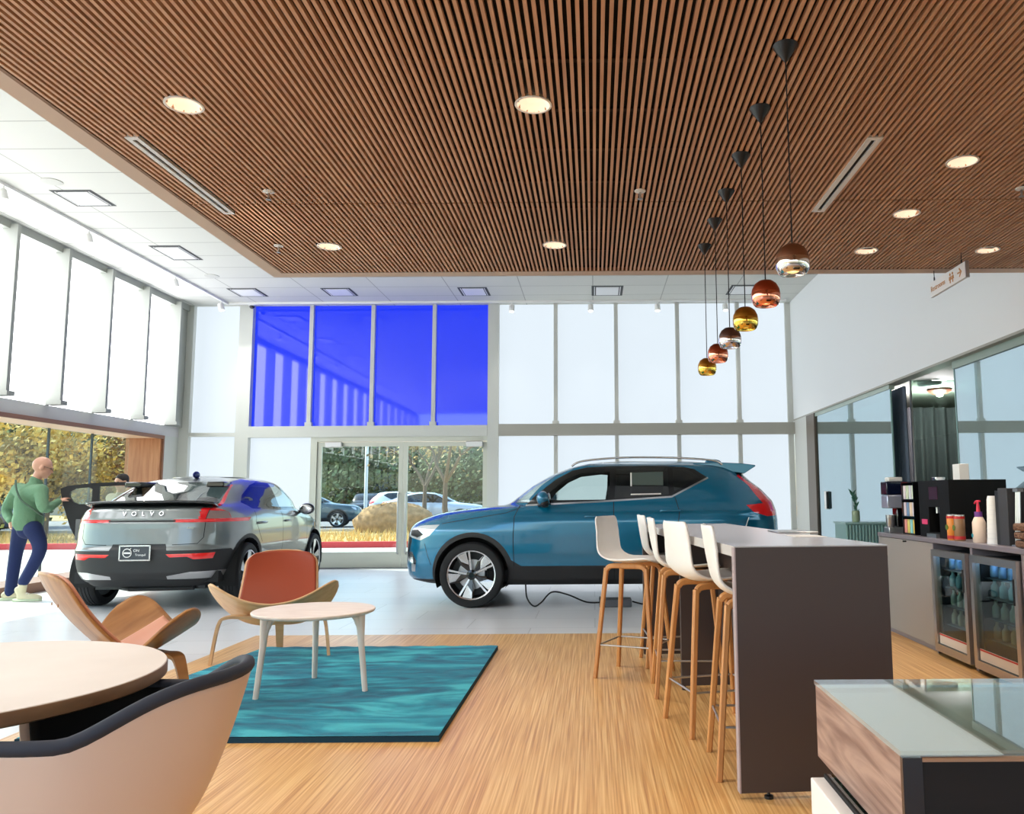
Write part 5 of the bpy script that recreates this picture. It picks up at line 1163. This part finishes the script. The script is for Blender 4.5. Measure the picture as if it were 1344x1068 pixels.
# cable and charger lying under the teal car
t = thing('charger_cable', 'black charging cable hanging from the teal car to the floor', 'cable', (0, 0, 0))
bm = bmesh.new(); tube(bm, smoothpath([(-0.78, 9.35, .27), (-0.76, 9.3, .10), (-0.68, 9.25, .014), (-0.60, 9.25, .05), (-0.48, 9.3, .16), (-0.30, 9.3, .13), (-0.10, 9.3, .05), (0.06, 9.32, .04)], 8), 0.009, 8)
tube(bm, smoothpath([(0.42, 9.32, .05), (0.55, 9.3, .02), (0.72, 9.3, .015), (0.80, 9.32, .06), (0.78, 9.36, .14), (0.70, 9.36, .10), (0.80, 9.33, .03), (0.95, 9.4, .02)], 8), 0.009, 8); obj('cable', bm, M['black'], t, smooth=True)
t = thing('battery_charger', 'flat grey charger box on the floor under the teal car', 'charger', (0.24, 9.32, 0.0))
boxo('charger_body', (-0.17, 0.17, -0.11, 0.11, 0.0, 0.085), pm('charger_grey', (84, 86, 92), 0.5), t, bevel=0.01); boxo('end_cap', (-0.19, -0.17, -0.11, 0.11, 0.0, 0.095), M['black'], t, bevel=0.006)

# ------------------------------------------------------------------ people
def remesh(name, bm, mat, parent, vox=0.011, smooth_it=6):
    o = obj(name, bm, mat, parent, smooth=False)
    md = o.modifiers.new('r', 'REMESH'); md.mode = 'VOXEL'; md.voxel_size = vox
    ms = o.modifiers.new('s', 'SMOOTH'); ms.iterations = smooth_it; ms.factor = 0.5
    bake(o); o.data.materials.clear(); o.data.materials.append(mat)
    for p in o.data.polygons: p.use_smooth = True
    return o
def limb(bm, pts, rs, n=14, k=5, flat=1.0):
    P = smoothpath(pts, k); R = []
    for i in range(len(pts) - 1):
        for j in range(k): R.append(rs[i] + (rs[i + 1] - rs[i]) * j / k)
    R.append(rs[-1]); tube(bm, P, R, n, flat=flat)
    for p, r in ((P[0], rs[0]), (P[-1], rs[-1])): ellips(bm, p, (r, r, r), 12, 8)

def hand(bm, wrist, d, palm_n, thumb_side, curl=0.5, sc=1.0):
    """wrist point, d = direction of the fingers, palm_n = palm facing normal, thumb_side = direction towards the thumb"""
    w = Vector(wrist); d = Vector(d).normalized(); n_ = Vector(palm_n); n_ = (n_ - d * n_.dot(d)).normalized(); s = Vector(thumb_side); s = (s - d * s.dot(d) - n_ * s.dot(n_)).normalized()
    for q in (-0.028, -0.010, 0.010, 0.028): tube(bm, [w + s * q * 0.7 * sc, w + d * 0.085 * sc + s * q * sc], [0.014 * sc, 0.0135 * sc], 8)
    for q, l in ((0.029, 0.070), (0.010, 0.080), (-0.010, 0.074), (-0.028, 0.058)):
        b = w + d * 0.085 * sc + s * q * sc; a = 0.25 * curl; p1 = b + (d * math.cos(a) + n_ * math.sin(a)) * l * 0.45 * sc
        a += 0.9 * curl; p2 = p1 + (d * math.cos(a) + n_ * math.sin(a)) * l * 0.32 * sc; a += 0.7 * curl; p3 = p2 + (d * math.cos(a) + n_ * math.sin(a)) * l * 0.25 * sc
        tube(bm, [b, p1, p2, p3], [0.0092 * sc, 0.0088 * sc, 0.0082 * sc, 0.0065 * sc], 8)
    b = w + d * 0.025 * sc + s * 0.028 * sc; p1 = b + (d * 0.6 + s * 0.65 + n_ * 0.25).normalized() * 0.038 * sc; p2 = p1 + (d * 0.85 + s * 0.25 + n_ * 0.45).normalized() * 0.032 * sc
    tube(bm, [b, p1, p2], [0.013 * sc, 0.0105 * sc, 0.008 * sc], 8)

def head(bm, c, fwd, k=1.0):
    """adds skull, jaw, chin, nose, mouth, brow and ears; returns the head's transform"""
    f = Vector(fwd).normalized(); up = Vector((0, 0, 1)); r = f.cross(up).normalized(); up = r.cross(f)
    Rm = Matrix((r, f, up)).transposed(); T = lambda v: Vector(c) + Rm @ (Vector(v) * k)
    def E_(p, q_, nu=12, nv=8): ellips(bm, T(p), tuple(a * k for a in q_), nu, nv, Rm)
    E_((0, -0.012, 0.025), (0.076, 0.096, 0.092), 20, 14); E_((0, 0.022, -0.045), (0.058, 0.070, 0.070), 18, 12)
    E_((0, 0.062, -0.090), (0.026, 0.022, 0.020)); E_((0, 0.096, -0.022), (0.013, 0.020, 0.018)); tube(bm, [T((0, 0.085, 0.018)), T((0, 0.102, -0.02))], [0.009 * k, 0.012 * k], 8)
    E_((0, 0.084, -0.058), (0.024, 0.012, 0.009)); E_((0, 0.078, 0.028), (0.052, 0.018, 0.010))
    for s in (-1, 1): E_((0.079 * s, -0.008, -0.008), (0.010, 0.022, 0.033))
    return T, Rm

SKIN = pm('skin', (214, 160, 136), 0.5); SKIN2 = pm('skin_b', (206, 158, 132), 0.5)
def face_bits(T, Rm, root, glasses=True, beard=False):
    for s in (-1, 1):
        bm = bmesh.new(); ellips(bm, T((0.031 * s, 0.079, 0.008)), (0.013, 0.008, 0.008), 10, 8, Rm); obj('eye', bm, pm('eye', (60, 46, 40), 0.3), root, smooth=True)
    bm = bmesh.new(); tube(bm, [T((-0.024, 0.094, -0.056)), T((0, 0.098, -0.058)), T((0.024, 0.094, -0.056))], 0.0035, 6); obj('lips', bm, pm('lips', (160, 84, 76), 0.5), root)
    if glasses:
        bm = bmesh.new()
        for s in (-1, 1):
            tube(bm, [T((0.032 * s + 0.024 * math.cos(a), 0.100, 0.006 + 0.017 * math.sin(a))) for a in [2 * PI * i / 18 for i in range(19)]], 0.0022, 6, cap=False); tube(bm, [T((0.056 * s, 0.098, 0.01)), T((0.084 * s, 0.0, 0.01))], 0.0022, 6)
        tube(bm, [T((-0.008, 0.102, 0.01)), T((0.008, 0.102, 0.01))], 0.0022, 6); obj('glasses', bm, M['black'], root)

def P3(px, py, Y):   # point of the place at depth Y on the sight line measured at that pixel; used once to read joint positions off the photo
    d = _F + _R * ((px - 779.0) / F_PX) - _U * ((py - 534.0) / F_PX); t = Y / d.y
    return Vector((d.x * t, Y, 1.2 + d.z * t))

# man in green sweater
man = thing('person', 'bald man in green sweater and navy jeans reaching to the open car door', 'person', (-7.12, 10.25, 0))
o_ = Vector((-7.12, 10.25, 0))
def q(px, py, Y): return P3(px, py, Y) - o_
hd = q(56, 613.5, 10.30); nk = q(46, 632, 10.26); shR = q(54, 644, 10.12); shL = q(24, 642, 10.38); chest = q(38, 655, 10.25); belly = q(37, 672, 10.22)
hipR = q(47, 688, 10.12); hipL = q(26, 688, 10.32); elR = q(58, 667, 10.05); wrR = q(78, 657.5, 10.28); elL = q(9, 668, 10.42); wrL = q(15, 686, 10.30)
knR = q(52, 722, 10.20); anR = q(31, 763, 10.10); knL = q(21, 726, 10.34); anL = q(14, 768, 10.22)
anR.z = max(anR.z, 0.10); anL.z = 0.09
fwd = Vector((0.80, 0.60, -0.30)); bdir = Vector((0.62, 0.78, 0)).normalized()
bm = bmesh.new(); Th, Rh = head(bm, hd, fwd, 1.14)
limb(bm, [nk - Vector((0, 0, 0.06)), nk, hd + Vector((-0.02, -0.01, -0.05))], [0.060, 0.056, 0.056])
limb(bm, [nk - Vector((0, 0, 0.05)), chest, belly, (hipR + hipL) / 2], [0.07, 0.11, 0.10, 0.10], 18)
limb(bm, [shL, chest + Vector((0, 0, 0.03)), shR], [0.045, 0.08, 0.045]); limb(bm, [shR, elR, wrR], [0.045, 0.036, 0.027]); limb(bm, [shL, elL, wrL], [0.045, 0.036, 0.027])
mid = (hipR + hipL) / 2; limb(bm, [mid.lerp(hipR, .6) - Vector((0, 0, 0.08)), knR, anR], [0.075, 0.052, 0.038]); limb(bm, [mid.lerp(hipL, .6) - Vector((0, 0, 0.08)), knL, anL], [0.075, 0.052, 0.038])
hand(bm, wrR, (wrR - elR), (0, 0.2, -1), (0.2, 0.9, 0.1), 0.45); hand(bm, wrL, (wrL - elL), (0.5, -0.5, 0), (0.6, 0.5, -0.1), 0.6)
body = remesh('body', bm, SKIN, man, 0.0075, 3); face_bits(Th, Rh, man, True)
bm = bmesh.new()
limb(bm, [nk - Vector((0, 0, -0.015)), nk - Vector((0, 0, 0.05)), chest, belly, (hipR + hipL) / 2 + Vector((0, 0, 0.05))], [0.066, 0.105, 0.165, 0.165, 0.172], 22, flat=0.9)
limb(bm, [shL + Vector((.01, 0, 0)), chest + Vector((0, 0, 0.06)), shR], [0.085, 0.13, 0.085]); limb(bm, [shR, elR, wrR - (wrR - elR) * 0.08], [0.080, 0.064, 0.042]); limb(bm, [shL, elL, wrL - (wrL - elL) * 0.1], [0.078, 0.062, 0.044])
m = pm('green_sweater', (104, 140, 110), 0.9); sw = remesh('sweater', bm, m, man, 0.011, 5)
n_ = N(m, 'ShaderNodeTexNoise', Scale=9.0, Detail=3.0); bp = N(m, 'ShaderNodeBump', Strength=0.5, Distance=0.03); L(m, n_.outputs[0], bp.inputs['Height']); L(m, bp.outputs[0], B(m).inputs['Normal'])
bm = bmesh.new()
tube(bm, smoothpath([q(21, 628, 10.28) + Vector((0, 0, -.02)), q(21, 640, 10.12), q(27, 655, 10.045), q(38, 664, 10.03), q(50, 673, 10.045), q(56, 676, 10.14)], 5), 0.012, 8); obj('bag_strap', bm, pm('strap', (70, 92, 76), 0.8), man, smooth=True)
bm = bmesh.new(); mid = (hipR + hipL) / 2
limb(bm, [mid + Vector((0, 0, 0.06)), mid, mid - Vector((0, 0, 0.06))], [0.15, 0.155, 0.12], 20); limb(bm, [mid.lerp(hipR, .75) - Vector((0, 0, 0.06)), knR, anR], [0.105, 0.078, 0.062], 16); limb(bm, [mid.lerp(hipL, .75) - Vector((0, 0, 0.06)), knL, anL], [0.105, 0.076, 0.062], 16)
remesh('trousers', bm, pm('navy_jeans', (24, 38, 84), 0.85), man, 0.011, 5)
def shoe(an, d, root, c1, c2):
    d = Vector(d).normalized(); s = Vector((0, 0, 1)).cross(d); Rm = Matrix((d, s, Vector((0, 0, 1)))).transposed(); b = Vector((an.x, an.y, 0))
    bm = bmesh.new(); T = lambda v: b + Rm @ Vector(v)
    limb(bm, [T((-0.05, 0, an.z * 0.5 + .02)), T((0.02, 0, 0.06)), T((0.14, 0, 0.045)), T((0.19, 0, 0.038))], [0.045, 0.048, 0.042, 0.032]); limb(bm, [T((-0.02, 0, 0.05)), Vector(an)], [0.045, 0.046]); u = remesh('shoe', bm, c1, root, 0.008, 3)
    bm = bmesh.new(); prism(bm, [tuple(T((a, w, 0)).xy) for a, w in ((-0.10, -0.032), (-0.02, -0.045), (0.10, -0.05), (0.20, -0.03), (0.225, 0), (0.20, 0.03), (0.10, 0.05), (-0.02, 0.045), (-0.10, 0.032))], 'z', 0.001, 0.032); obj('sole', bm, c2, u, bevel=0.006)
    bm = bmesh.new()
    for k in range(4): tube(bm, [T((0.05 + 0.025 * k, -0.028, 0.092 - 0.008 * k)), T((0.05 + 0.025 * k, 0, 0.102 - 0.008 * k)), T((0.05 + 0.025 * k, 0.028, 0.092 - 0.008 * k))], 0.004, 6)
    obj('laces', bm, M['white'], u)
C1 = pm('shoe_cream', (206, 196, 164), 0.8); C2 = pm('shoe_sole', (196, 206, 176), 0.7)
shoe(anR, (0.75, 0.1, 0), man, C1, C2); shoe(anL, (0.75, 0.25, 0), man, C1, C2)

# second person behind the car
man2 = thing('person', 'dark-haired person in beige top standing beyond the open car door', 'person', (-7.12, 12.3, 0))
o_ = Vector((-7.12, 12.3, 0))
hd = Vector((0.0, 0.0, 1.49)); nk = Vector((-0.01, 0, 1.34)); chest = Vector((0, 0, 1.12)); belly = Vector((0, 0, 0.95)); mid = Vector((0, 0, 0.83))
fw2 = Vector((-0.35, -0.9, -0.1)); sd = Vector((0.95, -0.3, 0)).normalized()
shR, shL = chest + sd * 0.17 + Vector((0, 0, .13)), chest - sd * 0.17 + Vector((0, 0, .13))
bm = bmesh.new(); Th, Rh = head(bm, hd, fw2); limb(bm, [nk - Vector((0, 0, .05)), nk, hd - Vector((0, 0, .06))], [.055, .05, .05]); limb(bm, [nk - Vector((0, 0, .06)), chest, belly, mid], [.07, .12, .11, .12], 18)
arms = []
for s, sh in ((1, shR), (-1, shL)):
    el = sh + sd * 0.05 * s + Vector((0, 0.02, -0.27)); wr = el + Vector((0.0, -0.10, -0.22)); arms.append((sh, el, wr)); limb(bm, [sh, el, wr], [.05, .04, .026]); hand(bm, wr, wr - el, -sd * s, (0, -1, 0), .5)
legs = []
for s in (1, -1):
    h_ = mid + sd * 0.09 * s; k_ = h_ + Vector((0, -.01, -.40)); a_ = Vector((k_.x, k_.y + .02, .09)); legs.append((h_, k_, a_)); limb(bm, [h_, k_, a_], [.08, .052, .036])
remesh('body', bm, SKIN2, man2, .009, 3); face_bits(Th, Rh, man2, False)
bm = bmesh.new(); limb(bm, [nk - Vector((0, 0, .03)), nk - Vector((0, 0, .08)), chest, belly, mid + Vector((0, 0, .02))], [.06, .10, .15, .14, .145], 20)
for (sh, el, wr) in arms: limb(bm, [sh, el, wr], [.075, .058, .04])
limb(bm, [shL, chest + Vector((0, 0, .08)), shR], [.08, .11, .08]); remesh('top', bm, pm('beige_top', (206, 190, 170), .9), man2, .012, 5)
bm = bmesh.new()
for (h_, k_, a_) in legs: limb(bm, [h_, k_, a_], [.11, .075, .06])
limb(bm, [mid + Vector((0, 0, .04)), mid - Vector((0, 0, .03))], [.14, .13]); remesh('trousers', bm, pm('dark_trousers', (50, 52, 60), .85), man2, .012, 5)
bm = bmesh.new(); ellips(bm, Th((0, -.022, .045)), (.084, .098, .086), 20, 14, Rh); ellips(bm, Th((0, -.05, 0)), (.078, .06, .085), 16, 10, Rh); remesh('hair', bm, pm('dark_hair', (34, 26, 24), .7), man2, .008, 2)
for (h_, k_, a_) in legs: shoe(a_, (-.35, -.9, 0), man2, M['black'], M['black'])

# ------------------------------------------------------------------ outdoors, seen through the clear glass
M['concrete'] = grain(pm('concrete', (196, 190, 182), 0.85), (188, 182, 174), (206, 200, 192), (1, 1, 1), 0.8)
M['asphalt'] = grain(pm('asphalt', (120, 118, 120), 0.9), (112, 110, 112), (132, 130, 132), (1, 1, 1), 1.2)
M['drygrass'] = grain(pm('dry_grass', (196, 160, 96), 0.95), (170, 140, 82), (226, 192, 126), (1, 1, 1), 1.5, 6.0)
sbox('ground_apron', (-60, 12, YB + 0.12, 21.2, -0.12, -0.02), M['concrete']); sbox('ground_apron_side', (-60, XG - 0.1, -12, YB + 0.12, -0.12, -0.02), M['concrete'])
sbox('ground_lawn', (-60, 14, 21.4, 31.0, -0.12, 0.03), M['drygrass']); sbox('ground_road', (-90, 30, 31.0, 52, -0.12, 0.0), M['asphalt']); sbox('ground_far', (-130, 50, 52, 120, -0.14, 0.02), M['drygrass'])
sbox('kerb_red', (-60, 14, 21.2, 21.42, -0.05, 0.13), pm('kerb_red', (206, 66, 66), 0.7)); sbox('kerb_far', (-90, 30, 30.9, 31.1, -0.05, 0.12), M['concrete'])
# tufts of dry grass
bm = bmesh.new(); rnd = random.Random(5)
for i in range(5200):
    x = rnd.uniform(-24, 1); y = 21.6 + (rnd.random() ** 1.4) * 7
    if x > -20 and x < -10 and rnd.random() < .3: continue
    k = 0.5 + 0.5 * math.sin(x * 1.7) * math.cos(y * 1.3); h = rnd.uniform(.10, .30) * (0.5 + k); a = rnd.random() * PI; lx, ly = rnd.uniform(-.12, .12), rnd.uniform(-.1, .1); w = .02
    v = [bm.verts.new((x - w * math.cos(a), y - w * math.sin(a), .03)), bm.verts.new((x + w * math.cos(a), y + w * math.sin(a), .03)), bm.verts.new((x + lx, y + ly, .03 + h))]; bm.faces.new(v)
tag(obj('dry_grass', bm, pm('straw', (222, 186, 118), .9), fix=False), 'tall dry golden grass growing behind the red kerb outside', 'grass', kind='stuff')

def tree(x, y, h, cr, leafc, seed, label, density=1800, bark=(104, 88, 76), lo=0.2, ls=1.0):
    rnd = random.Random(seed); t = thing('tree', label, 'tree', (x, y, 0), 0, 'trees beyond the parking lot'); bm = bmesh.new(); tips = []
    def br(p, d, l, r, n):
        e = p + d * l + Vector((rnd.uniform(-.1, .1), rnd.uniform(-.1, .1), 0)) * l; m_ = (p + e) / 2 + Vector((rnd.uniform(-1, 1), rnd.uniform(-1, 1), 0)) * l * .06
        tube(bm, [p, m_, e], [r, r * .82, r * .64], 7 if n > 1 else 5, cap=False)
        if n <= 2: tips.append(e); tips.append(m_)
        if n == 0: return
        for k in range(3 if n > 1 else 3):
            a = rnd.random() * 2 * PI; dd = (d * .8 + Vector((math.cos(a), math.sin(a), .15)) * rnd.uniform(.45, .85)).normalized(); br(e, dd, l * rnd.uniform(.62, .82), r * .58, n - 1)
    br(Vector((0, 0, -.05)), Vector((rnd.uniform(-.06, .06), 0, 1)).normalized(), h * lo if density > 1000 else h * .22, h * (.028 if density > 1000 else .015), 4); obj('trunk', bm, pm('bark', bark, .9), t, smooth=True)
    bm = bmesh.new()
    if density:
        for i in range(density):
            p = tips[rnd.randrange(len(tips))] + Vector((rnd.gauss(0, 1), rnd.gauss(0, 1), rnd.gauss(0, .8))) * cr; s = rnd.uniform(.08, .17) * (h / 7) * ls
            n_ = Vector((rnd.gauss(0, 1), rnd.gauss(0, 1), rnd.gauss(0, 1))).normalized(); u = n_.orthogonal().normalized() * s; w = n_.cross(u)
            bm.faces.new([bm.verts.new(p + u), bm.verts.new(p + w * .7), bm.verts.new(p - u), bm.verts.new(p - w * .7)])
        m = pm('foliage', leafc, .8); nz = N(m, 'ShaderNodeTexNoise', Scale=0.9, Detail=4.0); cr_ = N(m, 'ShaderNodeValToRGB')
        c0 = tuple(int(c * .7) for c in leafc); c1 = tuple(min(255, int(c * 1.25)) for c in leafc); cr_.color_ramp.elements[0].color = lin(c0); cr_.color_ramp.elements[1].color = lin(c1); cr_.color_ramp.elements[0].position = .38; cr_.color_ramp.elements[1].position = .62
        tc_ = N(m, 'ShaderNodeTexCoord'); L(m, tc_.outputs['Object'], nz.inputs['Vector']); L(m, nz.outputs[0], cr_.inputs[0]); L(m, cr_.outputs[0], B(m).inputs['Base Color'])
        obj('foliage', bm, m, t, fix=False)
    else: bm.free()
    return t
trees = [(-21.5, 27.5, 8.5, .55, (150, 146, 78), 1, 'olive green tree at the far left behind the man', 4200), (-17.5, 26.0, 7.5, .5, (186, 158, 84), 2, 'yellowing tree outside the left glass bay', 3600),
         (-24.5, 33, 10, .7, (88, 100, 66), 3, 'tall dark green tree behind the olive tree', 4200), (-18.5, 34, 8.0, .6, (132, 100, 60), 14, 'russet brown tree beside the timber end panel', 4600), (-30, 40, 11, .8, (120, 124, 84), 15, 'large grey green tree far to the left', 4000),
         (-12.6, 30.2, 7.0, .45, (150, 148, 92), 4, 'thin pale tree seen through the left entrance door', 900), (-17.0, 55, 9, .9, (92, 104, 70), 5, 'dark green tree beyond the lot, left entrance door', 3600), (-11.5, 58, 8.5, .9, (104, 112, 78), 6, 'green tree beyond the parked cars, middle of the doors', 3600),
         (-5.2, 29.5, 8.5, .4, (176, 160, 120), 7, 'mostly bare tree close outside the right entrance door', 350), (-7.0, 33.5, 8.0, .4, (186, 160, 110), 8, 'bare branching tree left of the closest bare tree', 260),
         (-6.5, 60, 10, .9, (84, 96, 64), 9, 'dark tree far behind the bare trees', 3600), (-2.0, 62, 11, .9, (100, 108, 74), 10, 'far tree at the right edge of the doors', 3200), (-25, 62, 11, 1.0, (96, 104, 74), 11, 'far green tree at the left edge of the doors', 3600),
         (-36, 60, 13, 1.1, (104, 110, 80), 12, 'far green tree beyond the left bay', 3400), (-44, 46, 12, 1.0, (128, 122, 80), 13, 'wide olive tree far beyond the left bay', 3400)]
for x, y, h, cr, c, sd, lb, dn in trees: tree(x, y, h, cr * 1.35, c, sd, lb, int(dn * (2.6 if y < 42 else 1.3)), lo=0.15 if dn > 1000 else 0.32, ls=0.55 if y < 42 else 1.0)
# low clipped hedge mounds
for x, y, rx_, c, lb in ((-7.3, 30.0, 1.5, (196, 156, 112), 'rounded tan grass mound outside the middle of the entrance doors'), (-12.9, 29.0, .9, (150, 140, 90), 'small olive shrub behind the dry grass at left')):
    bm = bmesh.new(); ellips(bm, (0, 0, .35), (rx_, .7, .75), 40, 20)
    for v in bm.verts: v.co += Vector((rnd.uniform(-1, 1), rnd.uniform(-1, 1), rnd.uniform(-1, 1))) * .05
    o = obj('shrub', bm, grain(pm('mound', c, .95), tuple(int(k * .8) for k in c), c, (1, 1, 1), 6), smooth=True); o.location = (x, y, 0); tag(o, lb, 'shrub')
# distant building
t = thing('building', 'long low pale building behind the trees across the parking lot', 'building', (-20, 72, 0))
boxo('building_wall', (-30, 26, 0, 10, 0, 5.2), pm('facade', (176, 172, 160), .8), t)
boxo('roof_band', (-30.5, 26.5, -.6, 10, 5.2, 6.0), pm('roof_band', (120, 116, 112), .8), t)
bm = bmesh.new()
for k in range(13): box(bm, -29 + k * 4.2, -26.2 + k * 4.2, -.03, 0.0, 1.0, 4.2)
obj('window_band', bm, pm('far_window', (60, 72, 84), .2), t)
# street lamp
t = thing('street_lamp', 'thin white lamp post in the parking lot, left entrance door', 'street lamp', (-10.6, 38, 0))
bm = bmesh.new(); tube(bm, [(0, 0, 0), (0, 0, 7.5)], .08, 10); obj('pole', bm, M['white'], t, smooth=True); boxo('lamp_head', (-.1, .9, -.15, .15, 7.4, 7.55), M['white'], t)

# parked cars: same body builder, lighter mesh
def park(name, rgb, label, loc, rz, base):
    S = dict(base); S['step'] = .12; S['na'] = 14; p = paint(name + '_paint', rgb, .3, .3); S['paint'] = p; keep = ('clad', 'void', 'wtrim', 'windshield', 'rear_glass', 'tail', 'headlamp', 'grille')
    S['regions'] = [r for r in base['regions'] if r[0] in keep]; pr = dict(base['parts'])
    pr['tail'] = (pr['tail'][0], pr['tail'][1]); pr['windshield'] = ('windshield', M['blackgloss']); pr['rear_glass'] = ('tailgate_glass', M['blackgloss']); pr['wtrim'] = ('side_window', M['cartint'], True); S['parts'] = pr
    return build_car('parked_car', label, S, loc, rz, 'cars parked outside')[0]
park('pc1', (196, 30, 38), 'red car parked outside, nearest in the left entrance door', (-13.6, 34.0, 0), math.radians(200), xc)
park('pc2', (64, 96, 170), 'blue car parked in front of the red car outside', (-12.3, 31.8, 0), math.radians(205), c4)
park('pc3', (54, 84, 96), 'dark teal car parked right of the red car outside', (-10.6, 37.4, 0), math.radians(190), c4)
park('pc4', (40, 44, 56), 'dark car in the far row, left entrance door', (-13.5, 47.5, 0), math.radians(96), xc)
park('pc5', (34, 60, 66), 'dark green car in the far row beside the dark car', (-11.0, 47.5, 0), math.radians(92), c4)
park('pc6', (222, 226, 232), 'white car parked far behind the right entrance door', (-7.6, 44.0, 0), math.radians(178), xc)
park('pc7', (196, 206, 222), 'silver car nearest the teal bonnet, right entrance door', (-4.6, 35.0, 0), math.radians(180), c4)
park('pc8', (40, 70, 130), 'dark blue car parked outside the left bay beyond the man', (-21.0, 30.6, 0), math.radians(170), xc)
